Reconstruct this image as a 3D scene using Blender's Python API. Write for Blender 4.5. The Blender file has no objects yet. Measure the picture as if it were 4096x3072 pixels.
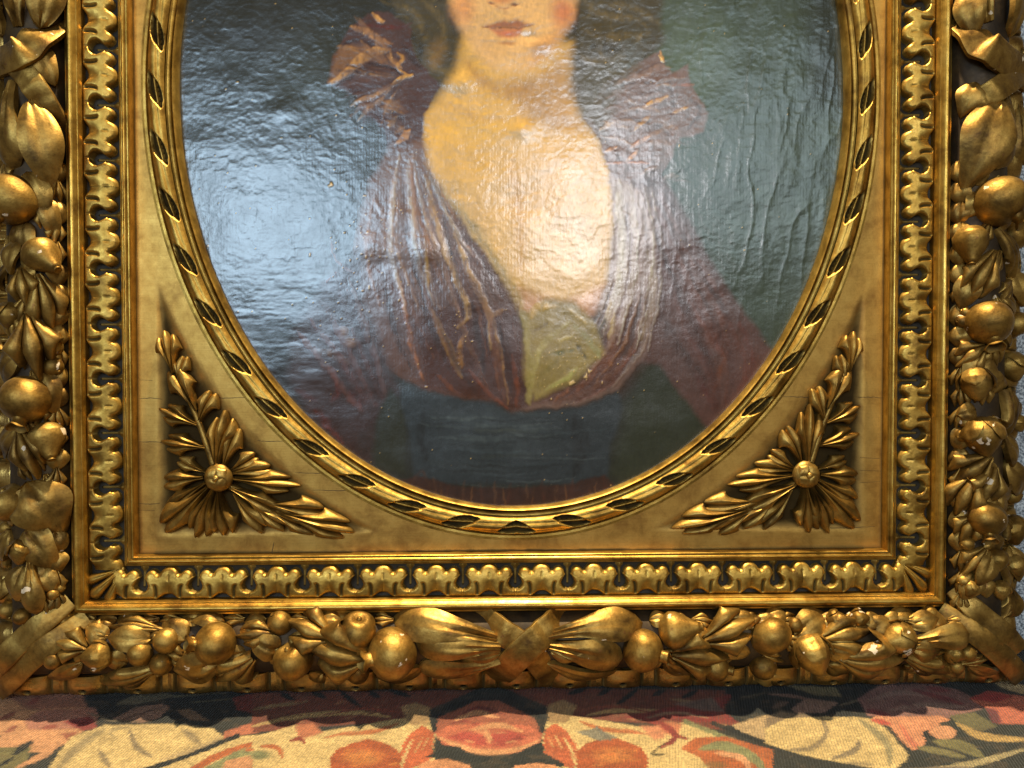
import bpy, math, random
import numpy as np
from mathutils import Matrix, Vector

random.seed(7); RNG = np.random.default_rng(7)
S = bpy.context.scene
K = 0.000232                     # metres per layout unit (the frame is about one metre wide)
LEAN = math.radians(8.0)         # the frame leans back against the cloth behind it
ZB = -1287.0                     # layout height of the frame's bottom edge
# ------------------------------------------------------------------ camera
F, CX, CY = 2950.0, 2048.0, 1536.0
YAW, PIT, ROL, CAMX, CAMD = -0.02785, -0.02175, -0.00105, -95.26, 2950.0
def _rot(y, p, r):
    cy, sy, cp, sp, cr, sr = math.cos(y), math.sin(y), math.cos(p), math.sin(p), math.cos(r), math.sin(r)
    return (np.array([[cy,0,sy],[0,1,0],[-sy,0,cy]]) @ np.array([[1,0,0],[0,cp,-sp],[0,sp,cp]]) @ np.array([[cr,-sr,0],[sr,cr,0],[0,0,1]]))
RM = _rot(YAW, PIT, ROL); CPOS = np.array([CAMX, 0.0, CAMD])      # layout axes: x right, z up, h towards the viewer
def V(x, z, h): return (x*K, -h*K, (z-ZB)*K)                      # layout -> frame space in metres
LIFT = 40*K*math.sin(LEAN) + 0.0006
FRAME_M = Matrix.Translation((0, 0, LIFT)) @ Matrix.Rotation(-LEAN, 4, 'X')
def at(px, py, h):                                                # measured point of the photograph at height h over the panel
    d = RM @ np.array([(px-CX)/F, -(py-CY)/F, -1.0]); t = (h-CPOS[2])/d[2]; p = CPOS + t*d
    return np.array([p[0], p[1], h])
def proj(P):                                                      # layout points (N,3: x,z,h) -> photograph coordinates
    v = (P-CPOS) @ RM
    return CX + F*v[:,0]/-v[:,2], CY - F*v[:,1]/-v[:,2]
cam = bpy.data.cameras.new('camera'); camo = bpy.data.objects.new('camera', cam); S.collection.objects.link(camo)
cam.sensor_fit = 'HORIZONTAL'; cam.sensor_width = 36.0; cam.lens = F/4096*36.0; cam.clip_start = 0.01; cam.clip_end = 50
ax = [Vector((RM[0,i], -RM[2,i], RM[1,i])) for i in range(3)]
cm = Matrix((ax[0], ax[1], ax[2])).transposed().to_4x4(); cm.translation = Vector(V(*CPOS))
camo.matrix_world = FRAME_M @ cm
S.camera = camo
# ------------------------------------------------------------------ light
W = bpy.data.worlds.new('World'); S.world = W; W.use_nodes = True
bg = W.node_tree.nodes['Background']; bg.inputs[0].default_value = (1.0, 0.82, 0.56, 1); bg.inputs[1].default_value = 0.12
def lamp_dir(o, target): o.rotation_euler = (Vector(target)-o.location).to_track_quat('-Z', 'Y').to_euler()
def area(name, loc, target, sx, sy, power, col, spread=180):
    l = bpy.data.lights.new(name, 'AREA'); l.shape = 'RECTANGLE'; l.size = sx; l.size_y = sy; l.energy = power; l.color = col; l.spread = math.radians(spread)
    o = bpy.data.objects.new(name, l); S.collection.objects.link(o); o.location = loc; lamp_dir(o, target); return o
def spot(name, loc, target, power, col, angle, blend, radius):
    l = bpy.data.lights.new(name, 'SPOT'); l.energy = power; l.color = col; l.spot_size = math.radians(angle); l.spot_blend = blend; l.shadow_soft_size = radius
    o = bpy.data.objects.new(name, l); S.collection.objects.link(o); o.location = loc; lamp_dir(o, target); return o
mid = FRAME_M @ Vector(V(0, 200, 0))
def glare(px, py, dist):                                          # where a lamp stands that mirrors in the canvas at a photo point
    p = at(px, py, -50.0); d = p-CPOS; d = d/abs(d[2]); q = p + np.array([d[0], d[1], 1.0])*dist/K
    return FRAME_M @ Vector(V(*q))
area('window_light', glare(1080, 920, 2.2), mid, 0.80, 0.58, 15, (0.58, 0.80, 1.0))
area('ceiling_light', glare(2330, 840, 2.2), mid, 0.36, 0.58, 7, (0.92, 0.95, 1.0))
area('far_window_light', glare(2950, 650, 2.6), mid, 0.75, 0.8, 4.5, (0.70, 0.92, 1.0))
spot('ceiling_spot', FRAME_M @ Vector((0.02, 0, 0)) + Vector((0, 0.12, 1.9)), (0.0, -0.05, 0.1), 220, (1.0, 0.85, 0.56), 60, 0.6, 0.035)
S.view_settings.view_transform = 'Standard'; S.view_settings.look = 'None'; S.view_settings.exposure = 0.35; S.view_settings.gamma = 1.0
S.view_settings.use_curve_mapping = False
# ------------------------------------------------------------------ noise in numpy
def _hash(i, j, seed):
    n = (i*374761393 + j*668265263 + seed*1442695041) & 0xffffffff
    n = ((n ^ (n >> 13))*1274126177) & 0xffffffff
    return ((n ^ (n >> 16)) & 0xffff)/65535.0
def vnoise(x, y, seed=0):
    xi = np.floor(x).astype(np.int64); yi = np.floor(y).astype(np.int64); fx = x-xi; fy = y-yi
    fx = fx*fx*fx*(fx*(fx*6-15)+10); fy = fy*fy*fy*(fy*(fy*6-15)+10)
    a, b, c, d = _hash(xi, yi, seed), _hash(xi+1, yi, seed), _hash(xi, yi+1, seed), _hash(xi+1, yi+1, seed)
    return (a*(1-fx)+b*fx)*(1-fy) + (c*(1-fx)+d*fx)*fy
def fbm(x, y, seed=0, o=4):
    s = 0; a = 0.5; t = 0
    for k in range(o): s = s + a*vnoise(x*2**k, y*2**k, seed+k*17); t += a; a *= 0.5
    return s/t*2-1
def sst(a, b, x):
    t = np.clip((x-a)/(b-a), 0, 1); return t*t*(3-2*t)
# ------------------------------------------------------------------ objects
def link(o, parent=None):
    S.collection.objects.link(o)
    if parent is not None: o.parent = parent
    return o
def raw_mesh(name, verts, faces, mats, attrs=None, mi=None, sharp=None, smooth=True):
    me = bpy.data.meshes.new(name); verts = np.asarray(verts, dtype=np.float64)
    me.from_pydata(verts.tolist(), [], faces if isinstance(faces, list) else faces.tolist())
    for m in (mats if isinstance(mats, (list, tuple)) else [mats]): me.materials.append(m)
    if smooth: me.polygons.foreach_set('use_smooth', [True]*len(me.polygons))
    if mi is not None: me.polygons.foreach_set('material_index', mi)
    for k, v in (attrs or {}).items():
        v = np.asarray(v, dtype=np.float32)
        if v.ndim == 1: a = me.attributes.new(k, 'FLOAT', 'POINT'); a.data.foreach_set('value', v)
        else:
            a = me.attributes.new(k, 'FLOAT_COLOR', 'POINT'); a.data.foreach_set('color', np.concatenate([v, np.ones((len(v),1),np.float32)], 1).ravel())
    me.update()
    if sharp: me.set_sharp_from_angle(angle=math.radians(sharp))
    return me
def lay(P): P = np.asarray(P, float); return np.stack([P[:,0]*K, -P[:,2]*K, P[:,1]*K], 1)      # layout offsets -> metres
def part(name, P, faces, mat, parent, origin=None, **kw):
    P = np.asarray(P, float)
    o0 = np.asarray(origin if origin is not None else P.mean(0), float)
    me = raw_mesh(name, lay(P-o0), faces, mat, **kw)
    ob = link(bpy.data.objects.new(name, me), parent)
    base = getattr(parent, 'get', lambda *_: None)('lx') if parent is not None else None
    po = np.array(list(base)) if base is not None else np.array([0.0, ZB, 0.0])
    ob.location = lay((o0-po)[None])[0].tolist(); ob['lx'] = o0.tolist()
    return ob
def grid_faces(n, m, wrap_n=False, off=0):
    i, j = np.meshgrid(np.arange(n if wrap_n else n-1), np.arange(m-1), indexing='ij'); i2 = (i+1) % n
    return (np.stack([i*m+j, i2*m+j, i2*m+j+1, i*m+j+1], -1).reshape(-1, 4)+off).tolist()
# ------------------------------------------------------------------ materials
def newmat(name):
    m = bpy.data.materials.new(name); m.use_nodes = True; nt = m.node_tree
    return m, nt, nt.nodes['Principled BSDF'], nt.nodes, nt.links
def N(nt, t, **kw):
    n = nt.nodes.new(t)
    for k, v in kw.items():
        if k.startswith('i_'): n.inputs[k[2:].replace('_', ' ')].default_value = v
        else: setattr(n, k, v)
    return n
def ramp(nt, fac, stops):
    r = nt.nodes.new('ShaderNodeValToRGB'); e = r.color_ramp.elements
    while len(e) < len(stops): e.new(0.5)
    for q, (p, c) in zip(e, stops): q.position = p; q.color = (*c, 1) if len(c) == 3 else c
    nt.links.new(fac, r.inputs[0]); return r.outputs[0]
def mix(nt, fac, a, b):
    n = nt.nodes.new('ShaderNodeMix'); n.data_type = 'RGBA'
    for s, v in ((n.inputs[0], fac), (n.inputs[6], a), (n.inputs[7], b)):
        if hasattr(v, 'links'): nt.links.new(v, s)
        else: s.default_value = v if not isinstance(v, tuple) else (*v, 1)
    return n.outputs[2]
def fmath(nt, op, a, b=None, clamp=False):
    n = nt.nodes.new('ShaderNodeMath'); n.operation = op; n.use_clamp = clamp
    for s, v in ((n.inputs[0], a), (n.inputs[1], b)):
        if v is None: continue
        if hasattr(v, 'links'): nt.links.new(v, s)
        else: s.default_value = v
    return n.outputs[0]
def gold(name, deep, base, bright, metal=0.85, rough=(0.30, 0.52), streak=None, chips=0.0, bole=0.0, bump=0.25, fine=520.0, carve=1.0, sk=0.45):
    m, nt, P, nd, lk = newmat(name)
    tc = nd.new('ShaderNodeTexCoord'); oi = nd.new('ShaderNodeObjectInfo')
    sh = N(nt, 'ShaderNodeVectorMath', operation='SCALE'); sh.inputs[0].default_value = (3.1, 1.7, 2.3); lk.new(oi.outputs['Random'], sh.inputs['Scale'])
    ad = N(nt, 'ShaderNodeVectorMath', operation='ADD'); lk.new(tc.outputs['Object'], ad.inputs[0]); lk.new(sh.outputs[0], ad.inputs[1])
    co = ad.outputs[0]
    def noise(scale, det=4, rgh=0.6, vec=co, dist=0.0):
        n = N(nt, 'ShaderNodeTexNoise'); n.inputs['Scale'].default_value = scale; n.inputs['Detail'].default_value = det; n.inputs['Roughness'].default_value = rgh; n.inputs['Distortion'].default_value = dist
        lk.new(vec, n.inputs['Vector']); return n.outputs['Fac']
    big = noise(38, 5, 0.65, dist=0.3)
    col = ramp(nt, big, [(0.30, deep), (0.50, base), (0.72, bright)])
    fn = noise(fine, 3, 0.7)
    col = mix(nt, fmath(nt, 'MULTIPLY', ramp(nt, fn, [(0.52, (0,0,0)), (0.70, (1,1,1))]), 0.35), col, deep)
    hgt = fmath(nt, 'MULTIPLY', fn, 0.5)
    if streak:
        mp = nd.new('ShaderNodeMapping'); lk.new(co, mp.inputs['Vector']); mp.inputs['Scale'].default_value = {'x': (22, 900, 900), 'z': (900, 900, 22)}[streak]
        st = noise(1.0, 4, 0.6, vec=mp.outputs[0])
        col = mix(nt, fmath(nt, 'MULTIPLY', ramp(nt, st, [(0.50, (0,0,0)), (0.72, (1,1,1))]), sk), col, deep)
        hgt = fmath(nt, 'ADD', hgt, st)
    spk = noise(900, 2, 0.5); sp2 = noise(170, 3, 0.6)
    spots = fmath(nt, 'MULTIPLY', ramp(nt, spk, [(0.70, (0,0,0)), (0.74, (1,1,1))]), ramp(nt, sp2, [(0.5, (0,0,0)), (0.62, (1,1,1))]))
    col = mix(nt, fmath(nt, 'MULTIPLY', spots, 0.7), col, (0.035, 0.018, 0.008))
    mt = metal
    if bole > 0:
        bl = noise(95, 5, 0.7); bm = ramp(nt, bl, [(0.66-bole*0.1, (0,0,0)), (0.74-bole*0.1, (1,1,1))])
        col = mix(nt, fmath(nt, 'MULTIPLY', bm, 0.75), col, (0.20, 0.075, 0.03))
    if chips > 0:
        c1 = noise(62, 2, 0.55); c2 = noise(210, 3, 0.6)
        cs = fmath(nt, 'ADD', c1, fmath(nt, 'MULTIPLY', c2, 0.28))
        cmask = ramp(nt, cs, [(0.905-chips*0.1, (0,0,0)), (0.915-chips*0.1, (1,1,1))])
        ch = mix(nt, fn, (0.62, 0.40, 0.20), (0.80, 0.68, 0.52))
        col = mix(nt, cmask, col, ch)
        mt = fmath(nt, 'MULTIPLY', fmath(nt, 'SUBTRACT', 1.0, cmask), metal)
        hgt = fmath(nt, 'SUBTRACT', hgt, fmath(nt, 'MULTIPLY', cmask, 1.5))
    hgt = fmath(nt, 'ADD', hgt, fmath(nt, 'MULTIPLY', noise(115, 3, 0.6), carve))
    wa = N(nt, 'ShaderNodeAttribute', attribute_name='dark_tone').outputs['Fac']  # near-black tone: painted corner grounds, plus keyholes, grooves and holes of the carving
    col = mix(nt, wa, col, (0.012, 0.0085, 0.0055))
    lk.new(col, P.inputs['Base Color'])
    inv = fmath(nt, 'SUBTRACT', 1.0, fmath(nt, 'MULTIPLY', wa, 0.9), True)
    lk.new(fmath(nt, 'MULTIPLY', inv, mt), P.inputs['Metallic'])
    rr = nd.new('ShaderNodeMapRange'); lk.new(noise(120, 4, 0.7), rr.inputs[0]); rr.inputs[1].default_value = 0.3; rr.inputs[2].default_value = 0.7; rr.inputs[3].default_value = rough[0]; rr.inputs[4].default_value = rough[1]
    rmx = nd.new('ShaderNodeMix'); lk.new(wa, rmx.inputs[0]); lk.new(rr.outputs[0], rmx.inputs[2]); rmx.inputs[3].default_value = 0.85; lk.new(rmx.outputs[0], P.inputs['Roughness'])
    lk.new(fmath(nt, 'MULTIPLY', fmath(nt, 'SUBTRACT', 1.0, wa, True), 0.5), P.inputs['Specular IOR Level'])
    b = nd.new('ShaderNodeBump'); b.inputs['Strength'].default_value = bump; b.inputs['Distance'].default_value = 0.0006; lk.new(hgt, b.inputs['Height']); lk.new(b.outputs[0], P.inputs['Normal'])
    return m
G_CARVE = gold('toned_gilding', (0.085, 0.040, 0.009), (0.31, 0.17, 0.034), (0.54, 0.33, 0.080), metal=0.84, rough=(0.40, 0.60), chips=0.62, bole=0.35, carve=4.0)
G_LEAF = gold('toned_leaf_gilding', (0.080, 0.038, 0.009), (0.30, 0.165, 0.034), (0.52, 0.315, 0.076), metal=0.80, rough=(0.38, 0.56), chips=0.35, bole=0.3, carve=3.0)
G_RAILX = gold('burnished_gilding_horizontal', (0.20, 0.096, 0.017), (0.55, 0.31, 0.054), (0.72, 0.46, 0.11), metal=0.9, rough=(0.28, 0.44), streak='x')
G_RAILZ = gold('burnished_gilding_vertical', (0.20, 0.096, 0.017), (0.55, 0.31, 0.054), (0.72, 0.46, 0.11), metal=0.9, rough=(0.28, 0.44), streak='z')
G_BRIGHT = gold('bright_gilding', (0.17, 0.085, 0.016), (0.44, 0.255, 0.048), (0.64, 0.41, 0.10), metal=0.88, rough=(0.36, 0.54), carve=2.0)
G_PANEL = gold('matte_panel_gilding', (0.32, 0.155, 0.030), (0.55, 0.30, 0.064), (0.66, 0.385, 0.092), metal=0.78, rough=(0.40, 0.52), streak='x', bump=0.10, sk=0.22)
G_ACAN = gold('acanthus_gilding', (0.11, 0.056, 0.012), (0.34, 0.19, 0.040), (0.55, 0.34, 0.085), metal=0.84, rough=(0.36, 0.54), bole=0.2, carve=2.5)
G_DARK = gold('dark_toned_ground', (0.014, 0.010, 0.006), (0.028, 0.019, 0.010), (0.055, 0.038, 0.018), metal=0.2, rough=(0.6, 0.8))
# ------------------------------------------------------------------ the setting: cloth behind, tapestry below
def speckled():
    m, nt, P, nd, lk = newmat('speckled_grey_cloth'); tc = nd.new('ShaderNodeTexCoord')
    n = N(nt, 'ShaderNodeTexNoise'); n.inputs['Scale'].default_value = 420; n.inputs['Detail'].default_value = 3; lk.new(tc.outputs['Object'], n.inputs['Vector'])
    v = N(nt, 'ShaderNodeTexVoronoi'); v.inputs['Scale'].default_value = 520; lk.new(tc.outputs['Object'], v.inputs['Vector'])
    c = ramp(nt, n.outputs['Fac'], [(0.38, (0.16, 0.18, 0.20)), (0.52, (0.46, 0.48, 0.50)), (0.66, (0.75, 0.77, 0.78))]); lk.new(c, P.inputs['Base Color'])
    P.inputs['Roughness'].default_value = 0.95
    b = nd.new('ShaderNodeBump'); b.inputs['Strength'].default_value = 0.8; b.inputs['Distance'].default_value = 0.0015; lk.new(v.outputs['Distance'], b.inputs['Height']); lk.new(b.outputs[0], P.inputs['Normal'])
    return m
def build_backrest_cloth():  # speckled grey upholstery fabric behind the frame, built as a backrest
    nx, nz = 60, 50; X, Z = np.meshgrid(np.linspace(-0.9, 0.9, nx), np.linspace(-0.05, 1.3, nz), indexing='ij')
    Y = 0.075 + Z*math.tan(LEAN) + 0.004*fbm(X*6, Z*6, 3)
    me = raw_mesh('backrest_cloth', np.stack([X, Y, Z], -1).reshape(-1, 3), grid_faces(nx, nz), speckled()); o = link(bpy.data.objects.new('backrest_cloth', me)); o['kind'] = 'structure'
build_backrest_cloth()
def srgb(r, g, b):
    c = np.array([r, g, b])/255.0; return np.where(c <= 0.04045, c/12.92, ((c+0.055)/1.055)**2.4)
class Paint:                                                      # a flat picture laid down stroke by stroke on a grid of points
    def __init__(s, x, y, base): s.x, s.y = x, y; s.dry = None; s.c = np.tile(srgb(*base), (len(x), 1)).astype(float)
    def put(s, m, col, idx=None):
        c = srgb(*col)
        if idx is None: s.c = s.c*(1-m[:,None]) + c*m[:,None]
        else: s.c[idx] = s.c[idx]*(1-m[:,None]) + c*m[:,None]
    def box(s, P, pad): P = np.asarray(P, float); return np.nonzero((s.x > P[:,0].min()-pad) & (s.x < P[:,0].max()+pad) & (s.y > P[:,1].min()-pad) & (s.y < P[:,1].max()+pad))[0]
    def seg(s, idx, P, close):
        x, y = s.x[idx], s.y[idx]; best = np.full(len(idx), 1e9); par = np.zeros(len(idx)); ins = np.zeros(len(idx), bool); n = len(P)
        for i in range(n if close else n-1):
            x1, y1 = P[i]; x2, y2 = P[(i+1) % n]; dx, dy = x2-x1, y2-y1; L = dx*dx+dy*dy+1e-9
            t = np.clip(((x-x1)*dx+(y-y1)*dy)/L, 0, 1); d = np.hypot(x-x1-t*dx, y-y1-t*dy)
            k = d < best; best = np.where(k, d, best); par = np.where(k, (i+t)/max(1, n-1), par)
            if close:
                cr = ((y1 > y) != (y2 > y)) & (x < (x2-x1)*(y-y1)/((y2-y1) if abs(y2-y1) > 1e-9 else 1e-9)+x1); ins ^= cr
        return best, par, ins
    def poly(s, P, col, f=10, a=1.0):
        idx = s.box(P, f*2)
        if len(idx) == 0: return
        d, _, ins = s.seg(idx, P, True); sd = np.where(ins, d, -d); s.put(a*sst(-f, f, sd), col, idx)
    def line(s, P, w, col, f=4, a=1.0, taper=True):
        idx = s.box(P, w+f*2)
        if len(idx) == 0: return
        d, t, _ = s.seg(idx, smooth_path(P), False); ww = w*(np.sin(np.pi*np.clip(t*0.92+0.04, 0, 1))**0.6 if taper else 1)
        m = a*(1-sst(ww*0.5-f, ww*0.5+f, d))
        if s.dry is not None: m = m*np.clip(s.dry[idx], 0, 1)
        s.put(m, col, idx)
    def blob(s, cx, cy, rx, ry, col, a=1.0, hard=0.3, rot=0):
        idx = s.box([(cx-max(rx,ry)*1.1, cy-max(rx,ry)*1.1), (cx+max(rx,ry)*1.1, cy+max(rx,ry)*1.1)], 0)
        if len(idx) == 0: return
        c, n = math.cos(rot), math.sin(rot); u = (s.x[idx]-cx)*c+(s.y[idx]-cy)*n; v = -(s.x[idx]-cx)*n+(s.y[idx]-cy)*c
        s.put(a*(1-sst(hard, 1.0, np.hypot(u/rx, v/ry))), col, idx)
def smooth_path(P, n=6):
    P = np.asarray(P, float)
    if len(P) < 3: return P
    Q = np.vstack([2*P[0]-P[1], P, 2*P[-1]-P[-2]]); out = []
    for i in range(1, len(Q)-2):
        for t in np.arange(n)/n:
            out.append(0.5*((2*Q[i])+(-Q[i-1]+Q[i+1])*t+(2*Q[i-1]-5*Q[i]+4*Q[i+1]-Q[i+2])*t*t+(-Q[i-1]+3*Q[i]-3*Q[i+1]+Q[i+2])*t**3))
    out.append(P[-1]); return np.array(out)
# ------------------------------------------------------------------ tapestry the frame stands on
def paint_tapestry(px, py):
    wx = px + 5*fbm(px/28, py/14, 21, 3); wy = py + 2.5*fbm(px/28, py/14, 22, 3)
    T = Paint(wx, wy, (46, 46, 40))
    CR, DK, RU, SA, RE, OL, SG, GR, MA = (224,192,126), (26,28,26), (190,100,46), (220,156,106), (150,62,46), (118,108,62), (138,138,92), (126,110,88), (136,104,90)
    P, L, B = T.poly, T.line, T.blob
    # left quarter
    P([(-900,2760),(300,2780),(380,2880),(300,2960),(180,3010),(-900,3010)], SA, 5)
    P([(20,2780),(330,2775),(350,2830),(120,2840)], (176,112,84), 8); P([(100,2880),(160,2840),(380,2830),(400,2880),(300,2915),(110,2920)], (186,120,96), 8)
    for a in ([(0,2880),(60,2850)],[(110,2820),(160,2790)],[(20,2930),(70,2905)],[(-60,2900),(-20,2860)],[(170,2915),(230,2900)]): L(a, 18, RE, 4, .8)
    P([(250,2885),(360,2865),(395,2910),(330,2925)], (150,52,46), 5); P([(240,2935),(300,2925),(305,2960),(270,2965)], RE, 5, .8)
    P([(350,2790),(1024,2760),(1024,2850),(900,2880),(700,2890),(560,2900),(440,2905),(390,2900),(390,2850)], DK, 4)
    P([(450,2878),(540,2830),(650,2815),(680,2830),(640,2870),(560,2892)], (160,118,96), 3); L([(480,2880),(580,2850),(660,2825)], 7, (112,78,62), 3)
    P([(460,2820),(520,2785),(650,2768),(700,2785),(560,2815)], (112,102,78), 3); P([(700,2842),(760,2835),(840,2885),(760,2880)], (128,98,72), 3); L([(350,2850),(440,2880),(560,2885)], 8, (120,104,80), 3)
    L([(640,2790),(900,2770)], 8, (96,88,66), 3); L([(760,2810),(930,2795)], 6, (96,88,66), 3)
    P([(180,3090),(280,2950),(420,2900),(700,2895),(850,2915),(900,2950),(700,3035),(560,3100)], CR, 5)
    L([(520,2920),(545,2985),(610,3030)], 26, GR, 7, .8); L([(395,3000),(440,3070)], 26, GR, 7, .8); L([(230,3080),(310,2990),(420,2915)], 34, (158,138,100), 10, .8); L([(735,2920),(800,2975)], 30, GR, 9, .7); L([(470,2960),(440,2925),(520,2905)], 14, (172,150,108), 5, .7); L([(640,3040),(820,2985),(880,2950)], 20, (176,150,110), 8, .7)
    P([(900,2925),(1030,2885),(1030,2930),(890,2955)], (196,112,78), 5)
    P([(930,2790),(1030,2770),(1030,2855),(950,2840)], (122,46,34), 3)
    P([(600,3090),(960,2945),(1060,2935),(1060,3090)], CR, 3); L([(560,3085),(760,3020),(955,2942)], 17, DK, 3, 1, False)
    L([(740,3100),(880,3020),(1060,2965)], 26, RU, 3, 1, False); L([(800,3100),(960,3015),(1050,3000)], 30, SG, 4, 1, False); P([(880,3090),(900,3045),(1010,3020),(1040,3090)], SA, 4); B(1000,3000,30,12,RU)
    P([(-900,3010),(130,2985),(90,3090),(-900,3090)], OL, 5); L([(50,3020),(130,2965)], 26, DK, 4); L([(0,2945),(-40,2970)], 20, DK, 4); L([(60,3075),(190,3010),(235,2950)], 24, SA, 4); L([(-10,3070),(50,3030)], 16, DK, 4)
    # red acanthus and cream field, mirrored about the middle flower
    for mx, g in ((lambda q: q, 0), (lambda q: [(3910-a, b-9) for a, b in q], 1)):
        P(mx([(1010,2770),(1900,2760),(1720,2835),(1600,2885),(1300,2905),(1010,2930)]), (124,62,42), 5)
        P(mx([(1010,2960),(1060,2935),(1180,2900),(1290,2925),(1420,2905),(1560,2880),(1700,2860),(1740,2930),(1740,3090),(1010,3090)]), CR, 4)
        for a in ([(1120,2772),(1180,2800)],[(1360,2766),(1440,2825)],[(1470,2764),(1520,2790)],[(1250,2770),(1300,2790)],[(1560,2762),(1640,2785)]): L(mx(a), 20, DK, 3)
        L(mx([(1010,2838),(1110,2822),(1230,2805)]), 16, (156,122,82), 4); L(mx([(1010,2905),(1180,2868),(1420,2850),(1560,2868)]), 20, (196,160,100), 4); L(mx([(1290,2860),(1460,2835),(1600,2850)]), 9, (150,70,44), 3)
        P(mx([(1600,2830),(1660,2808),(1720,2830),(1715,2900),(1640,2900)]), (176,140,92), 4)
        P(mx([(1180,2905),(1250,2890),(1290,2930),(1200,2960)]), (204,122,82), 7); L(mx([(1160,2965),(1200,2955),(1220,2975)]), 18, (150,62,42), 4)
        L(mx([(1360,2940),(1500,2925),(1590,2895)]), 18, RU, 4, .9); L(mx([(1300,2950),(1420,2925)]), 10, (206,120,70), 4)
        P(mx([(1318,3035),(1345,3000),(1420,2968),(1480,2955),(1560,2980),(1608,3015),(1600,3090),(1320,3090)]), (182,88,36), 3); B(*mx([(1450,3030)])[0], 110, 45, (214,132,58), .9)
        L(mx([(1420,3000),(1490,2985),(1550,3010)]), 8, (170,80,34), 3, .7)
        P(mx([(1605,2985),(1640,2935),(1690,2900),(1732,2930),(1735,3025),(1690,3055),(1610,3090)]), (202,100,54), 3); L(mx([(1605,3070),(1625,3010),(1650,2960)]), 12, CR, 3); L(mx([(1660,3010),(1690,2950)]), 9, (224,166,104), 3); L(mx([(1690,3000),(1716,2950)]), 7, (224,166,104), 3)
        L(mx([(1040,2985),(1110,2990),(1130,3030)]), 20, RU, 4); B(*mx([(1040,3020)])[0], 60, 26, SG)
    # middle carnation
    P([(1725,2920),(1722,2870),(1790,2820),(1900,2790),(2048,2785),(2130,2830),(2185,2880),(2180,2925),(2150,2960),(1760,2960)], DK, 4)
    P([(1745,2925),(1755,2870),(1830,2838),(1900,2805),(1990,2800),(2060,2835),(2135,2870),(2160,2925),(2130,2960),(1780,2960)], (168,92,64), 4)
    P([(1735,2930),(1790,2905),(1950,2890),(2120,2905),(2170,2935),(2160,2985),(2040,3015),(1890,3010),(1770,2975)], (206,110,76), 5)
    P([(1790,2950),(1850,2925),(1940,2940),(2050,2925),(2110,2950),(2010,2985),(1900,2980)], (186,66,56), 6, .8)
    for a in ([(1745,2945),(1840,2985),(1930,3008),(2060,3000),(2160,2960)],[(1820,2880),(1900,2850),(1990,2870)],[(1930,2900),(1955,2950),(1960,2975)],[(1880,2920),(1990,2900),(2090,2925)]): L(a, 22, (226,160,108), 5)
    L([(1840,2860),(1920,2830),(2020,2860)], 14, (128,52,40), 4); L([(1800,2895),(1870,2880)], 10, (128,52,40), 4)
    P([(1735,2965),(1775,2980),(1840,2988),(1880,3022),(1960,3028),(2060,3020),(2120,2985),(2170,2965),(2175,3010),(2260,3055),(2250,3070),(2140,3050),(2060,3062),(1960,3064),(1880,3044),(1830,3040),(1700,3030),(1735,3010)], (34,38,34), 3)
    P([(1650,3090),(1700,3045),(1790,3035),(1880,3060),(1890,3095)], (220,150,100), 3); P([(2040,3095),(2060,3062),(2150,3050),(2220,3062),(2270,3095)], (220,150,100), 3); B(1950,3088,60,18,(214,120,80))
    rt = random.Random(4)
    for k in range(120):                                            # small shaded strokes inside flowers and leaves
        cx, cy, rx, ry, pal_ = rt.choice([(1950,2930,190,60,[(226,160,108),(180,72,56),(208,122,84),(150,60,46)]),(1460,3030,130,40,[(214,132,58),(176,84,36),(200,112,48)]),(2450,3030,130,40,[(214,132,58),(176,84,36),(200,112,48)]),(1300,2850,280,50,[(150,66,44),(110,50,34),(176,120,80)]),(2640,2850,260,50,[(150,66,44),(110,50,34),(176,120,80)])])
        x0, y0 = cx+rt.uniform(-rx, rx)*.8, cy+rt.uniform(-ry, ry)*.8; L([(x0, y0), (x0+rt.uniform(15, 50), y0+rt.uniform(-10, 10))], rt.uniform(5, 12), rt.choice(pal_), 3, rt.uniform(.4, .8))
    # right side
    P([(2300,2925),(2390,2912),(2470,2950),(2400,2965)], (140,132,112), 3); L([(2380,2905),(2440,2960)], 14, (120,116,104), 3)
    P([(2480,2870),(2700,2825),(2930,2775),(2890,2840),(2975,2905),(2830,2890),(2700,2885)], (140,48,40), 5); P([(2690,2815),(2850,2790),(2900,2850),(2800,2840)], (128,100,88), 5); L([(2560,2880),(2690,2850),(2830,2870)], 10, (172,132,100), 4)
    L([(2560,2870),(2660,2905),(2700,2950),(2640,2990)], 26, (150,56,44), 4); L([(2660,2970),(2610,3015),(2660,3018)], 9, (96,80,46), 3); P([(2560,2905),(2640,2900),(2660,2950),(2620,2960)], (218,142,100), 8)
    L([(2740,2885),(2900,2950),(3080,3020)], 18, SG, 4, 1, False)
    P([(2720,2995),(2780,2950),(2900,2945),(3090,3000),(3090,3090),(2850,3090),(2800,3030)], RU, 4); L([(2800,2995),(2900,2985),(3010,3030),(3060,3080)], 42, SG, 4); L([(2860,3010),(2960,3030),(3010,3080)], 26, (224,160,112), 4); B(2860,3060,70,22,OL,.6)
    P([(2930,2900),(3090,2850),(3090,2975),(2960,2925)], (196,164,118), 5); L([(2850,2892),(2950,2930),(3090,2985)], 17, DK, 3, 1, False)
    P([(2900,2745),(3090,2740),(3090,2850),(2950,2860),(2930,2800)], DK, 4); L([(2960,2790),(3080,2770)], 7, (100,90,66), 3)
    P([(3060,2735),(3510,2730),(3460,2830),(3390,2862),(3280,2872),(3060,2860)], DK, 4); P([(3060,2870),(3120,2845),(3240,2862),(3300,2880),(3060,2920)], (146,122,92), 7)
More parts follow.
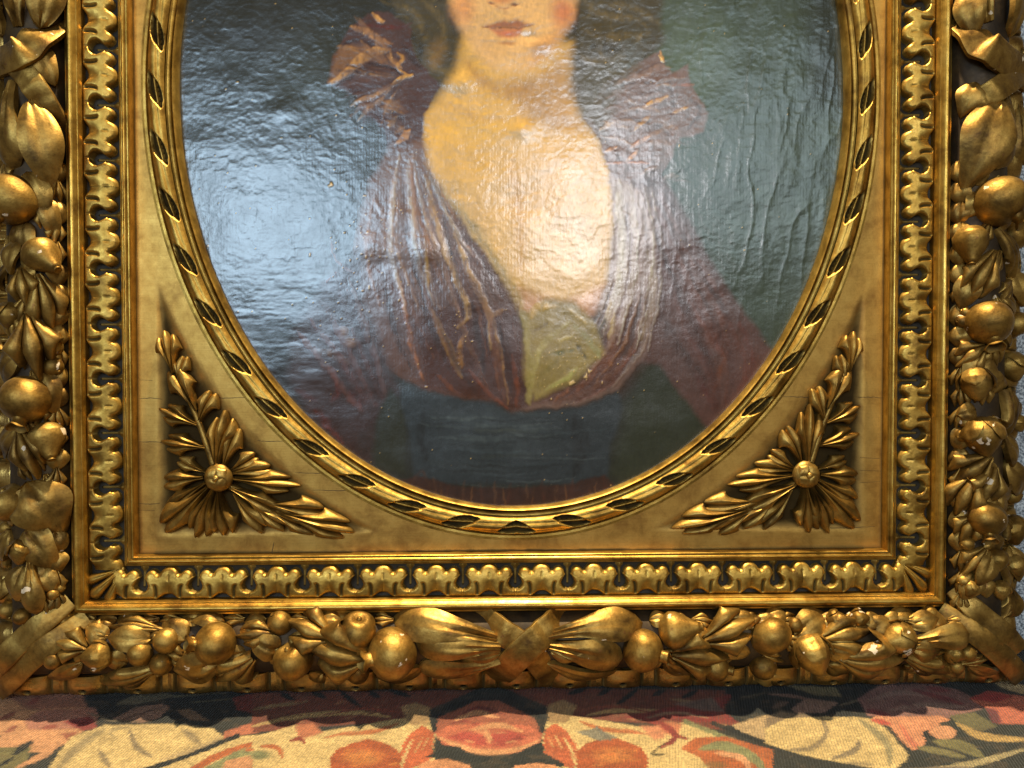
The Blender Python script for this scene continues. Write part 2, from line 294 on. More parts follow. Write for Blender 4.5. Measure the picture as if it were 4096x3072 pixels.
    P([(3140,2742),(3340,2748),(3372,2788),(3260,2780)], (124,110,74), 3); P([(3165,2835),(3230,2792),(3355,2812),(3300,2850),(3185,2852)], (146,112,96), 3); L([(3072,2775),(3170,2785),(3250,2800)], 12, (136,100,84), 3); L([(3360,2820),(3440,2800)], 9, (112,100,78), 3); L([(3090,2830),(3150,2810)], 22, (110,84,68), 4)
    P([(3430,2795),(3520,2740),(3700,2732),(3830,2758),(3890,2790),(3935,2832),(3820,2868),(3700,2875),(3560,2872),(3470,2862)], (150,104,96), 5)
    for a, c in (([(3480,2800),(3600,2770),(3720,2785)],(176,140,126)),([(3560,2840),(3700,2820),(3860,2830)],(172,138,122)),([(3650,2760),(3760,2790),(3850,2815)],(142,48,50)),([(3470,2840),(3560,2862)],(150,50,52)),([(3700,2750),(3800,2765)],(146,56,54)),([(3600,2800),(3660,2830)],(132,84,82))): L(a, 20, c, 6, .8)
    P([(3060,2915),(3150,2872),(3300,2866),(3420,2868),(3500,2876),(3560,2930),(3610,2990),(3640,3030),(3560,3090),(3440,3062),(3250,3030),(3060,2975)], CR, 4)
    L([(3285,2872),(3305,2930),(3250,2990),(3160,3000)], 22, GR, 6, .8); L([(3330,3035),(3420,3000),(3440,2960)], 26, GR, 6, .9); L([(3440,2880),(3545,2970),(3560,3060)], 30, (140,132,98), 8, .8); L([(3380,3050),(3500,3060)], 16, GR, 6, .6)
    P([(3480,2885),(3500,2862),(3560,2868),(3760,2862),(3805,2880),(3725,2918),(3790,2955),(3700,2962),(3740,3005),(3650,3000),(3600,2960),(3560,2905)], (224,148,104), 4); L([(3490,2880),(3560,2895)], 20, (206,84,64), 4); L([(3600,2900),(3640,2960),(3680,3000)], 22, (212,104,80), 6, .7)
    P([(3630,3025),(3690,2985),(3760,2890),(3900,2850),(4000,2880),(4800,2900),(4800,3100),(3600,3100)], (42,44,38), 4)
    P([(3690,2925),(3715,2918),(3725,2955),(3700,2962)], DK, 2); B(3775,2930,54,30,(226,158,112),1,.85); P([(3800,2860),(3900,2850),(3990,2905),(3930,2925),(3830,2900)], (112,104,66), 4)
    L([(3740,2965),(3850,2985),(3930,3025)], 44, (120,112,68), 4); L([(3670,2990),(3760,3005),(3860,3030)], 26, (128,118,74), 4); L([(3830,2895),(3930,2945),(4110,2960)], 30, (196,158,90), 4); L([(3700,3085),(3880,3058),(4110,2995)], 28, (176,158,112), 4); L([(3600,3078),(3900,3070)], 10, GR, 4)
    P([(3880,2795),(3950,2762),(4050,2780),(4300,2810),(4300,2900),(3990,2895),(3945,2835)], (206,108,78), 4); P([(3880,2795),(3950,2762),(4060,2785),(3980,2812)], (176,58,50), 5); P([(3940,2830),(3990,2840),(4010,2895),(3970,2890)], (120,54,58), 5)
    L([(3980,2728),(4060,2750),(4300,2810)], 34, (202,170,118), 4)
    sh = fbm(px/70+0.4*py/40, py/26, 77, 3); T.c *= (1+0.26*sh)[:,None]
    mo = sst(0.15, 0.6, fbm(px/45, py/18, 78, 3))*0.14; T.put(mo, (150,120,84))
    return T.c
def tapestry_material():
    m, nt, P, nd, lk = newmat('woven_tapestry')
    a = N(nt, 'ShaderNodeAttribute', attribute_name='paint').outputs['Color']; tc = nd.new('ShaderNodeTexCoord')
    mp = nd.new('ShaderNodeMapping'); mp.inputs['Rotation'].default_value = (0, 0, math.radians(14)); lk.new(tc.outputs['Object'], mp.inputs['Vector'])
    w1 = N(nt, 'ShaderNodeTexWave'); w1.inputs['Scale'].default_value = 128; w1.inputs['Distortion'].default_value = 1.2; w1.inputs['Detail'].default_value = 2; w1.inputs['Detail Scale'].default_value = 2.0; lk.new(mp.outputs[0], w1.inputs['Vector'])
    w2 = N(nt, 'ShaderNodeTexWave', bands_direction='Y'); w2.inputs['Scale'].default_value = 200; w2.inputs['Distortion'].default_value = 1.5; lk.new(mp.outputs[0], w2.inputs['Vector'])
    n = N(nt, 'ShaderNodeTexNoise'); n.inputs['Scale'].default_value = 700; lk.new(tc.outputs['Object'], n.inputs['Vector'])
    h = fmath(nt, 'ADD', w1.outputs['Fac'], fmath(nt, 'ADD', fmath(nt, 'MULTIPLY', w2.outputs['Fac'], 0.45), fmath(nt, 'MULTIPLY', n.outputs['Fac'], 0.5)))
    hv = N(nt, 'ShaderNodeHueSaturation'); lk.new(a, hv.inputs['Color']); hv.inputs['Saturation'].default_value = 1.0
    lk.new(fmath(nt, 'ADD', 0.55, fmath(nt, 'MULTIPLY', n.outputs['Fac'], 0.8)), hv.inputs['Value'])
    lk.new(hv.outputs[0], P.inputs['Base Color']); P.inputs['Roughness'].default_value = 0.92; P.inputs['Sheen Weight'].default_value = 0.08
    b = nd.new('ShaderNodeBump'); b.inputs['Strength'].default_value = 0.9; b.inputs['Distance'].default_value = 0.0018; lk.new(h, b.inputs['Height']); lk.new(b.outputs[0], P.inputs['Normal'])
    return m
def build_tapestry():
    xs = np.linspace(-0.66, 0.66, 1200); ys = np.concatenate([np.linspace(-0.40, -0.20, 24)[:-1], np.linspace(-0.20, 0.01, 240), np.linspace(0.01, 0.075, 12)[1:]])
    X, Y = np.meshgrid(xs, ys, indexing='ij'); Z = 0.0012*fbm(X*9, Y*9, 31, 3) - 0.0012 - np.clip(-Y-0.25, 0, 1)**2*2.0
    inv = FRAME_M.inverted(); Q = np.stack([X, Y, Z], -1).reshape(-1, 3)
    R3 = np.array(inv.to_3x3()); t3 = np.array(inv.translation); fl = Q @ R3.T + t3
    px, py = proj(np.stack([fl[:,0]/K, fl[:,2]/K+ZB, -fl[:,1]/K], 1))
    sx, sy = 0.0022, 0.0015; lean = 0.25; us = (Q[:,0]+lean*Q[:,1])/sx; iu = np.floor(us); vs_ = Q[:,1]/sy+0.5*(iu % 2); iv = np.floor(vs_)      # one colour per stitch
    qx = (iu+0.5)*sx-lean*Q[:,1]; qy = (iv+0.5-0.5*(iu % 2))*sy; Qs = np.stack([qx, qy, Q[:,2]], 1); fs = Qs @ R3.T + t3
    px, py = proj(np.stack([fs[:,0]/K, fs[:,2]/K+ZB, -fs[:,1]/K], 1))
    jit = _hash(iu.astype(np.int64)+5000, iv.astype(np.int64)+5000, 5); jit2 = _hash(iu.astype(np.int64)+9000, iv.astype(np.int64)+900, 9)
    colr = paint_tapestry(px, py); lum = colr.mean(1, keepdims=True); colr = lum+(colr-lum)*0.94
    colr = np.clip(colr*(0.78+0.40*jit)[:,None]*(1+0.10*(jit2-0.5))[:,None]*np.array([1.0, 0.97, 0.92]), 0.003, 1)
    me = raw_mesh('tapestry', Q, grid_faces(len(xs), len(ys)), tapestry_material(), attrs={'paint': colr})
    o = link(bpy.data.objects.new('tapestry', me)); o['label'] = 'woven floral tapestry with cream leaves and orange flowers under the gilded frame'; o['category'] = 'tapestry'
build_tapestry()
# ------------------------------------------------------------------ the oval portrait on canvas
def paint_portrait(px, py):
    wx = px + 9*fbm(px/60, py/60, 41, 4) + 3*fbm(px/14, py/14, 44, 2); wy = py + 9*fbm(px/60, py/60, 42, 4) + 3*fbm(px/14, py/14, 45, 2)
    T = Paint(wx, wy, (40, 40, 33)); P, L, B = T.poly, T.line, T.blob
    # background
    T.dry = 0.70 + 0.75*fbm(px/14, py/30, 47, 3)
    P([(2250,-900),(3600,-900),(3600,1600),(3000,1500),(2600,700),(2450,300)], (66,76,60), 90); P([(3150,-900),(3600,-900),(3600,500),(3250,400)], (44,49,40), 80); B(2760,220,260,330,(92,104,84),.7,.1); B(3100,700,230,420,(72,82,66),.6,.1)
    P([(2580,1440),(2500,1640),(2440,1900),(2700,2050),(3100,1700),(3000,1500)], (50,54,38), 40)
    P([(500,1150),(1300,1250),(1500,1600),(1500,2050),(700,1900)], (34,28,25), 90); B(1300,300,330,300,(54,56,42),.6,.1)
    # hair
    P([(1480,-400),(2700,-400),(2640,60),(2660,150),(2600,230),(2460,330),(2330,520),(2250,420),(2290,150),(1830,120),(1870,260),(1830,400),(1700,460),(1600,420),(1640,260),(1600,80),(1560,20)], (76,66,45), 22)
    for a in ([(1580,20),(1660,60),(1700,160)],[(1690,0),(1760,80),(1780,190)],[(1700,190),(1740,270),(1800,300)],[(1760,320),(1820,300),(1840,240)],[(2330,0),(2420,60),(2560,80)],[(2330,120),(2450,150),(2600,130)],[(2400,20),(2520,30),(2640,90)],[(2320,220),(2400,250),(2500,230)]): L(a, 30, (122,100,60), 12, .6)
    for a in ([(1800,60),(1845,190),(1850,300)],[(2310,20),(2300,140),(2270,260)],[(1640,120),(1680,210),(1660,300)],[(2360,190),(2480,200)],[(2300,300),(2400,330)]): L(a, 30, (44,38,28), 12, .7)
    B(1745,215,60,95,(140,104,58),.7,.1,.3); B(1790,290,40,30,(112,92,52),.7,.2)
    rg = random.Random(3)
    for k in range(90):                                             # curls
        lft = rg.random() < .5; x0, y0 = (rg.uniform(1560, 1840), rg.uniform(-40, 420)) if lft else (rg.uniform(2290, 2640), rg.uniform(-40, 420))
        if (lft and y0 > 150 and x0 < 1660) or (not lft and y0 > 200 and x0 > 2480): continue
        an = rg.uniform(0, 6.3); cv = rg.choice([-1, 1])*rg.uniform(.5, 1.3); ln = rg.uniform(30, 80); pts = [(x0+ln*t*math.cos(an+cv*t), y0+ln*t*math.sin(an+cv*t)) for t in (0, .4, .7, 1)]
        L(pts, rg.uniform(8, 20), rg.choice([(112,94,58),(60,52,36),(92,78,50),(132,108,66),(46,40,29),(84,76,56)]), 6, rg.uniform(.3, .7))
    # neck and chest
    P([(1850,150),(1820,290),(1740,410),(1690,460),(1690,560),(1715,700),(1830,850),(1950,1030),(2060,1190),(2120,1260),(2330,1280),(2430,1130),(2460,900),(2450,700),(2400,560),(2320,470),(2270,380),(2285,170)], (222,172,96), 34)
    B(1830,640,190,230,(230,174,78),.8,.1); B(2250,930,230,300,(232,186,124),.9,.15); B(2200,760,260,200,(224,174,108),.7,.1); B(1930,520,200,90,(226,176,92),.6,.1)
    P([(2010,330),(2150,300),(2270,200),(2290,420),(2330,520),(2200,520),(2080,450)], (168,124,78), 50, .75); L([(1865,250),(1920,320),(2010,370),(2120,350)], 46, (170,122,72), 26, .6); L([(1800,420),(1900,470),(2030,480)], 30, (196,142,68), 16, .5)
    L([(2050,640),(2075,860),(2085,1080)], 46, (206,150,82), 22, .6); P([(2070,1150),(2250,1215),(2420,1130),(2400,1260),(2200,1290),(2080,1240)], (196,138,104), 30, .7); B(2340,1010,90,150,(238,198,150),.6,.1)
    # face
    P([(1785,-300),(1800,0),(1835,110),(1890,200),(1960,270),(2040,292),(2120,276),(2210,195),(2285,90),(2310,-20),(2310,-300)], (226,176,118), 26)
    B(1850,30,80,110,(224,144,92),.6,.1); B(2250,50,80,110,(190,108,80),.8,.1); B(2030,250,90,44,(232,184,124),.6,.1); B(1990,60,60,40,(230,182,120),.6,.1); P([(2130,180),(2220,120),(2280,60),(2230,190),(2130,265)], (196,138,90), 30, .6)
    B(2010,-14,74,44,(204,134,88),.9,.3); B(1966,12,20,11,(104,58,42),.8,.1); B(2056,18,26,13,(92,50,38),.85,.1); L([(1950,4),(2010,34),(2080,14)], 9, (166,98,70), 6, .6)
    L([(2016,44),(2026,70)], 14, (190,128,84), 8, .6)
    P([(1936,110),(1985,90),(2018,84),(2036,90),(2060,82),(2100,94),(2128,100),(2080,114),(2030,116),(1985,116)], (150,86,66), 10, .85); P([(1960,116),(2030,117),(2100,110),(2080,140),(2036,158),(1996,146)], (194,116,84), 10, .85); L([(1930,110),(1990,114),(2035,116),(2090,112),(2132,98)], 8, (84,44,34), 5, .8); B(2030,138,40,10,(222,130,104),.7,.1); B(2030,176,50,14,(178,118,76),.7,.1)
    # left puffed sleeve
    P([(1305,335),(1335,215),(1400,115),(1500,40),(1560,55),(1640,110),(1650,200),(1720,300),(1760,340),(1700,450),(1690,560),(1640,640),(1560,620),(1540,520),(1440,440),(1430,385)], (82,54,50), 7)
    P([(1310,325),(1350,190),(1410,182),(1470,190),(1440,240),(1390,290)], (138,96,60), 16, .7); L([(1316,330),(1380,300),(1440,240),(1500,205),(1560,198)], 40, (188,138,82), 6); L([(1405,108),(1470,130),(1520,160),(1565,172)], 30, (178,128,84), 5); L([(1490,50),(1515,75),(1535,88)], 20, (186,136,82), 4); L([(1560,345),(1600,315),(1645,303)], 22, (196,146,84), 4); L([(1590,205),(1615,230),(1590,270),(1630,300)], 14, (196,142,76), 4)
    L([(1330,345),(1420,300),(1490,255),(1570,268),(1600,300)], 22, (50,30,34), 6); L([(1345,190),(1430,160),(1500,185)], 14, (54,32,34), 6); L([(1440,100),(1560,110),(1640,95)], 16, (96,42,38), 6); L([(1610,180),(1690,280)], 24, (58,36,34), 8)
    P([(1436,385),(1500,392),(1490,440),(1440,432)], (130,92,66), 12, .7); P([(1545,400),(1600,405),(1605,432),(1570,448),(1540,430)], (150,108,70), 10, .7); L([(1555,510),(1590,470)], 20, (168,126,74), 4); P([(1580,580),(1610,520),(1640,518),(1630,560)], (176,126,82), 4); L([(1480,450),(1560,480),(1640,470)], 16, (60,34,34), 6)
    rg = random.Random(9)
    for k in range(64):                                             # ruffles of the puffed sleeve
        an = rg.uniform(2.0, 4.5); r0 = rg.uniform(40, 150); r1 = r0+rg.uniform(70, 190); sw = rg.uniform(-.28, .28); cx0, cy0 = 1640, 300
        pts = [(cx0+r*1.06*math.cos(an+sw*(r-r0)/(r1-r0)), cy0-r*0.92*math.sin(an+sw*(r-r0)/(r1-r0))*-1 if False else cy0+r*0.92*-math.sin(an+sw*(r-r0)/(r1-r0))) for r in (r0, (r0+r1)/2, r1)]
        if pts[-1][0] < 1312 or pts[-1][1] < 45 or pts[-1][1] > 560: continue
        L(pts, rg.uniform(8, 22), rg.choice([(120,84,66),(70,46,46),(96,64,56),(172,126,80),(58,36,38),(140,100,72),(88,54,50)]), 5, rg.uniform(.35, .8))
    for k in range(24): L([(1560+rg.uniform(-60, 60), 400+k*8), (1600+rg.uniform(-50, 50), 430+k*8)], rg.uniform(10, 20), rg.choice([(120,84,66),(70,46,46),(158,114,72),(88,54,50)]), 5, .6)
    # right frill
    P([(2330,470),(2420,330),(2560,250),(2640,200),(2660,270),(2690,290),(2752,262),(2765,345),(2832,455),(2812,535),(2712,552),(2694,625),(2640,700),(2640,780),(2460,800),(2440,700),(2400,560)], (118,92,84), 8)
    P([(2300,300),(2480,230),(2560,260),(2470,380),(2420,560),(2330,470)], (92,84,66), 30, .8)
    for a, w, c in (([(2575,425),(2670,388)],18,(206,150,80)),([(2535,520),(2600,462)],18,(190,140,80)),([(2690,448),(2750,434)],14,(214,156,78)),([(2520,590),(2600,548)],16,(196,134,92)),([(2400,520),(2450,490)],18,(172,130,80)),([(2500,645),(2550,605)],16,(206,146,98)),([(2425,610),(2470,590)],14,(206,146,98)),([(2420,660),(2500,650),(2590,655)],10,(186,120,84)),([(2680,345),(2775,338)],10,(150,96,76)),([(2640,200),(2655,250)],8,(214,150,84))): L(a, w, c, 4)
    for a in ([(2480,340),(2600,330),(2700,370)],[(2660,270),(2690,400),(2680,520)],[(2760,400),(2800,450),(2740,530)],[(2500,470),(2620,500),(2700,560)],[(2430,560),(2520,690)],[(2600,560),(2610,660)]): L(a, 14, (76,56,54), 7, .7)
    for k in range(70):
        x0, y0 = rg.uniform(2400, 2660), rg.uniform(280, 720); an = rg.uniform(-.5, .35); ln = rg.uniform(50, 150)
        if x0+ln > 2800 or (y0 < 330 and x0 < 2480): continue
        L([(x0, y0), (x0+ln*.5, y0+ln*.5*math.sin(an)-8), (x0+ln*math.cos(an), y0+ln*math.sin(an))], rg.uniform(8, 20), rg.choice([(140,112,102),(96,76,72),(160,132,118),(120,88,78),(84,64,62),(176,134,96)]), 5, rg.uniform(.3, .7))
    # right sleeve
    P([(2460,760),(2640,690),(2710,800),(2800,965),(2950,1210),(3090,1400),(3000,1640),(2850,1740),(2640,1470),(2560,1440),(2500,1300)], (94,62,54), 16)
    for a, w, c in (([(2600,760),(2640,900),(2700,1060)],36,(132,104,96)),([(2700,860),(2790,1040),(2900,1210)],34,(124,84,76)),([(2620,1000),(2680,1150),(2780,1300)],26,(72,42,36)),([(2740,1150),(2820,1300),(2900,1420)],40,(120,58,40)),([(2880,1260),(2900,1420),(2840,1600)],30,(116,62,36)),([(2640,1250),(2720,1400),(2840,1560)],46,(66,38,32)),([(2960,1300),(3010,1440),(2960,1560)],28,(104,50,38)),([(2780,1500),(2860,1620)],26,(92,40,36))): L(a, w, c, 14, .75)
    # bodice, right half
    P([(2440,700),(2560,770),(2620,950),(2630,1180),(2580,1420),(2470,1560),(2300,1625),(2080,1640),(2110,1500),(2350,1330),(2430,1130),(2460,900)], (150,124,108), 12)
    P([(2380,1300),(2620,1150),(2580,1430),(2470,1560),(2300,1625),(2080,1640),(2110,1520)], (88,46,28), 60)
    for a, w, c in (([(2470,780),(2490,980),(2470,1180),(2400,1330)],44,(206,188,160)),([(2535,800),(2545,980),(2540,1120)],20,(186,166,140)),([(2590,1000),(2615,1180),(2570,1360)],22,(186,156,104)),([(2430,1180),(2450,1280),(2440,1350)],36,(196,160,92)),([(2510,820),(2515,1000),(2505,1200)],16,(108,88,82)),([(2570,820),(2590,1000),(2590,1100)],18,(112,92,88)),([(2560,1180),(2540,1330),(2480,1450)],24,(84,58,48)),([(2480,1340),(2420,1450),(2300,1570)],30,(132,72,36)),([(2420,1400),(2350,1500),(2220,1600)],16,(140,80,40)),([(2540,1400),(2440,1530),(2300,1605)],22,(128,66,34)),([(2390,1440),(2280,1560)],20,(50,24,16))): L(a, w, c, 8, .85)
    P([(2350,1300),(2400,1240),(2440,1300),(2400,1390),(2360,1350)], (60,50,40), 12, .8)
    # bodice, left half with gathered folds
    P([(1560,600),(1690,560),(1715,700),(1830,850),(1950,1030),(2060,1200),(2110,1420),(2120,1600),(2060,1650),(1980,1610),(1830,1590),(1700,1560),(1560,1490),(1440,1300),(1400,1100),(1430,900),(1480,720)], (98,58,36), 12)
    P([(1560,600),(1690,560),(1715,700),(1800,820),(1800,1000),(1600,1100),(1440,1000),(1440,850),(1490,720)], (122,92,78), 40, .8)
    P([(1640,1300),(1840,1200),(2060,1250),(2115,1440),(2120,1600),(2060,1650),(1980,1610),(1700,1560)], (76,34,17), 40, .9)
    for a, w, c in (([(1700,700),(1730,830),(1770,960),(1830,1130),(1875,1250),(1835,1310)],26,(190,146,84)),([(1740,730),(1800,860),(1850,1020),(1900,1140),(1950,1260),(1962,1400)],24,(196,154,92)),([(2010,1240),(1955,1270)],22,(150,104,50)),([(1588,1110),(1620,1240),(1650,1390),(1695,1520)],18,(172,104,56)),([(1720,1230),(1790,1380),(1850,1510)],34,(140,98,44)),([(1640,640),(1650,800),(1660,960)],18,(172,130,100)),([(1580,690),(1560,820),(1575,950)],20,(170,130,102)),([(1700,880),(1705,980),(1712,1140)],18,(174,130,62)),([(1870,1330),(1840,1390),(1850,1470)],24,(166,112,44)),([(1880,1480),(1950,1570),(2030,1630)],16,(130,62,28)),([(1750,1500),(1830,1570)],16,(126,66,30)),([(1960,1300),(1975,1420),(2000,1560)],14,(120,66,30)),([(2050,1420),(2070,1540),(2066,1620)],18,(124,58,24)),([(1500,800),(1540,900),(1550,1050)],14,(150,112,88))): L(a, w, c, 6, .85)
    for a, w in (([(1770,860),(1800,1000),(1850,1180)],18),([(1650,960),(1680,1150),(1720,1300),(1800,1480)],24),([(1890,1180),(1910,1330),(1940,1500)],30),([(2000,1290),(2030,1430),(2040,1580)],36),([(1610,780),(1620,960)],14),([(1680,760),(1690,900)],12),([(1540,1150),(1570,1300),(1640,1470)],24),([(1780,1340),(1820,1440),(1900,1570)],16)): L(a, w, (48,22,14), 9, .8)
    L([(1720,720),(1850,860),(1960,1010),(2060,1180),(2110,1330)], 44, (186,152,86), 16, .8); L([(1800,800),(1900,920),(1990,1060),(2080,1200)], 18, (150,128,84), 8, .7)
    # left sleeve in shadow
    P([(1170,1330),(1330,1080),(1440,1000),(1450,1200),(1560,1480),(1600,1560),(1560,1700),(1440,1850),(1250,1700),(1150,1500)], (62,36,30), 30)
    for a, w, c in (([(1320,960),(1345,1040),(1420,1100)],14,(110,56,48)),([(1290,1140),(1340,1090)],14,(104,50,44)),([(1300,1230),(1380,1255),(1440,1290)],14,(52,30,30)),([(1260,1400),(1340,1420),(1400,1450)],30,(108,72,44)),([(1330,1480),(1350,1560),(1330,1600)],26,(110,44,34)),([(1400,1560),(1440,1640)],30,(90,32,28)),([(1260,1640),(1330,1700)],26,(98,38,28)),([(1290,1690),(1370,1770)],20,(116,46,30)),([(1180,1560),(1260,1600)],24,(84,34,28))): L(a, w, c, 10, .8)
    for a in ((1480,950),(1500,1010),(1560,1000),(1370,1330),(1400,1370)): B(*a, 40, 30, (140,90,42), .7, .1)
    # gathered folds of the bodice
    rg = random.Random(5); pal = [(150,96,52),(92,50,27),(118,68,38),(184,136,80),(66,34,20),(132,84,50),(104,58,34)]; pm = [(150,122,108),(178,156,136),(124,96,86),(196,180,158),(140,104,88),(110,84,78)]
    lp = lambda A_, B_, t: [(a_[0]+(b_[0]-a_[0])*t+rg.uniform(-9, 9), a_[1]+(b_[1]-a_[1])*t+rg.uniform(-14, 14)) for a_, b_ in zip(A_, B_)]
    LA, LB = [(1560,610),(1480,790),(1440,1000),(1490,1250),(1590,1450),(1740,1565)], [(1700,640),(1810,850),(1940,1040),(2045,1210),(2095,1420),(2100,1610)]
    RA, RB = [(2600,760),(2645,950),(2640,1180),(2590,1400),(2480,1540),(2280,1615)], [(2455,720),(2465,900),(2440,1120),(2370,1330),(2230,1530),(2120,1615)]
    for k in range(46):
        q = lp(LA, LB, rg.random()); i0 = rg.choice([0, 1, 2]); L(q[i0:i0+rg.choice([3, 4])], rg.uniform(8, 20), rg.choice(pm if i0 == 0 and rg.random() < .6 else pal), 5, rg.uniform(.35, .8))
    for k in range(44):
        q = lp(RA, RB, rg.random()); i0 = rg.choice([0, 1, 2]); L(q[i0:i0+rg.choice([3, 4])], rg.uniform(8, 20), rg.choice(pm if i0 < 2 else pal), 5, rg.uniform(.35, .8))
    for A_, B_, n_ in (([(1180,1330),(1300,1480),(1440,1640)],[(1400,1100),(1480,1350),(1560,1600)],16), ([(2640,720),(2760,980),(2920,1260)],[(2620,1000),(2700,1250),(2800,1480)],26), ([(2900,1200),(3020,1420),(2960,1600)],[(2700,1300),(2800,1480),(2850,1660)],16)):
        for k in range(n_): L(lp(A_, B_, rg.random()), rg.uniform(12, 30), rg.choice([(104,52,38),(74,40,34),(120,66,46),(58,32,28),(96,58,52),(126,92,84)]), 10, rg.uniform(.3, .6))
    # lace at the centre
    P([(2100,1260),(2180,1200),(2300,1210),(2390,1300),(2415,1410),(2300,1530),(2140,1600),(2095,1500)], (146,122,62), 16)
    for a, w, c in (([(2120,1580),(2140,1450),(2200,1350),(2280,1290)],30,(170,150,84)),([(2125,1270),(2150,1230),(2230,1225)],26,(206,162,84)),([(2300,1300),(2370,1380),(2400,1430)],26,(150,140,88)),([(2180,1560),(2260,1520),(2305,1470)],20,(176,166,92)),([(2170,1500),(2240,1430)],22,(132,112,50)),([(2200,1420),(2290,1400)],20,(86,92,48)),([(2240,1360),(2290,1340)],14,(198,170,96)),([(2130,1330),(2190,1290)],18,(120,96,50)),([(2310,1380),(2350,1440)],18,(66,62,40)),([(2270,1240),(2350,1290)],14,(206,172,110))): L(a, w, c, 7, .85)
    P([(2080,1240),(2110,1240),(2130,1430),(2125,1620),(2100,1600),(2110,1430)], (148,128,64), 8, .8)
    # belt, skirt
    P([(1605,1560),(1700,1565),(1830,1592),(1980,1622),(2060,1655),(2180,1640),(2320,1630),(2470,1565),(2490,1640),(2440,1780),(2430,1940),(1660,1930),(1640,1760),(1615,1640)], (50,57,61), 14)
    for a, w, c in (([(1800,1660),(2000,1690),(2250,1680)],60,(64,72,74)),([(1780,1760),(2000,1780),(2200,1770)],70,(62,70,72)),([(1720,1850),(1950,1870),(2150,1860)],50,(58,66,68)),([(1700,1640),(1690,1760),(1720,1900)],30,(22,22,23)),([(2300,1660),(2320,1780),(2300,1900)],70,(27,28,31)),([(1900,1720),(2150,1725)],12,(76,80,66)),([(1880,1830),(2120,1815)],10,(66,70,60)),([(1950,1640),(2150,1660)],10,(64,70,66))): L(a, w, c, 16, .7)
    for k in range(46):
        y0 = 1600+k*7.4; x0 = rg.uniform(1650, 2100); ln = rg.uniform(140, 420); x1 = min(x0+ln, 2420); yb = 1640 if x0 < 1800 else 0
        if y0 < 1660 and (x0 < 1850 or True): y0 += 50
        L([(x0, y0), ((x0+x1)/2, y0+rg.uniform(2, 16)), (x1, y0+rg.uniform(-8, 8))], rg.uniform(6, 14), rg.choice([(74,84,88),(34,38,41),(58,66,70),(88,96,94),(28,30,33)]), 5, rg.uniform(.3, .65))
    P([(1555,1550),(1600,1600),(1618,1660),(1622,1890),(1450,1870),(1480,1760)], (46,47,33), 12); P([(1420,1740),(1500,1700),(1490,1860),(1440,1850)], (58,38,32), 20)
    P([(1600,1915),(1680,1910),(1850,1945),(2100,1950),(2300,1935),(2420,1900),(2460,1950),(2400,2080),(1600,2080)], (62,36,28), 8)
    for k in range(26):
        x = 1640+k*31; L([(x, 1930+18*math.sin(k*1.7)), (x+14*math.sin(k*2.3), 2030)], 10+6*math.sin(k*3.1), [(120,80,48),(84,46,32),(44,24,22),(98,66,46)][k % 4], 5, .6)
    L([(1640,1935),(1690,1890),(1720,1960)], 14, (74,46,32), 6, .7)
    # bare gesso where flakes of paint are lost
    fl = vnoise(px/7, py/7, 61); near = np.exp(-(((px-2270)/130)**2+((py-1470)/110)**2)) + 0.6*np.exp(-(((px-1500)/200)**2+((py-1000)/250)**2)) + .35*np.exp(-(((px-1830)/90)**2+((py-1260)/170)**2)) 
    T.put(sst(0.985, 1.0, fl+0.075*near)*0.9, (222,180,112))
    for a in ([(2270,1530),(2290,1522),(2300,1535),(2278,1542)],[(2330,1512),(2345,1490),(2348,1510)],[(2350,1475),(2362,1486),(2355,1496)],[(2636,220),(2650,240),(2656,256),(2644,250)],[(1310,742),(1322,728),(1328,745)]): P(a, (226,186,120), 2)
    P([(1300,725),(1326,716),(1318,740)], (46,38,16), 2)
    # age-toned unevenness and canvas grain in the pigment
    T.c *= (1 + 0.16*fbm(px/9, py/22, 71, 3) + 0.12*fbm(px/90, py/90, 72, 3))[:,None]
    lum = T.c.mean(1, keepdims=True); T.c = (lum+(T.c-lum)*1.08)*(0.70+0.30*sst(0.0, 0.2, lum))
    return np.clip(T.c, 0.002, 1)
def canvas_relief(px, py):
    r = 1.9*fbm(px/190, py/160, 51, 2) + 0.34*fbm(px/50, py/42, 52, 3)
    up = sst(1500, 900, py)
    r = r + up*0.42*(1-np.abs(fbm(px/62, py/44, 53, 3)))**4 + 0.20*fbm(px/20, py/16, 54, 3)*(0.35+up)
    rt = sst(2650, 2950, px)*sst(1500, 900, py)                        # long creases on the right
    r = r + rt*1.25*(1-np.abs(fbm(px/85+0.3*py/200, py/330, 55, 3)))**5
    lf = sst(1500, 1100, px)*sst(900, 1150, py)                        # horizontal ripples lower left
    r = r + lf*0.5*fbm(px/90, py/22, 56, 3)
    r = r + (0.05+0.13*up)*fbm(px/12, py/8.5, 60, 2)*(0.4+1.2*vnoise(px/130, py/110, 62))
    md = np.exp(-(((px-2600)/220)**2+((py-900)/330)**2)); r = r + md*1.1*(1-np.abs(fbm(px/46, py/200, 57, 3)))**3
    for cx, cy, rx, ry, h in ((1135,425,60,50,3),(1080,410,60,30,-1.5),(1500,990,60,50,2.5),(1590,1010,40,50,2),(1520,1060,80,40,-1.5),(2170,180,50,34,3),(2120,150,40,20,-3),(1700,1000,60,60,4),(2090,520,40,30,4),(1840,330,60,40,4)):
        r = r + h*np.exp(-(((px-cx)/rx)**2+((py-cy)/ry)**2))
    r = r + 0.10*np.sin(px*2*math.pi/11.5+0.6*fbm(px/30, py/80, 58, 2)*3)*sst(0.2, 0.7, vnoise(px/160, py/160, 59))
    return r
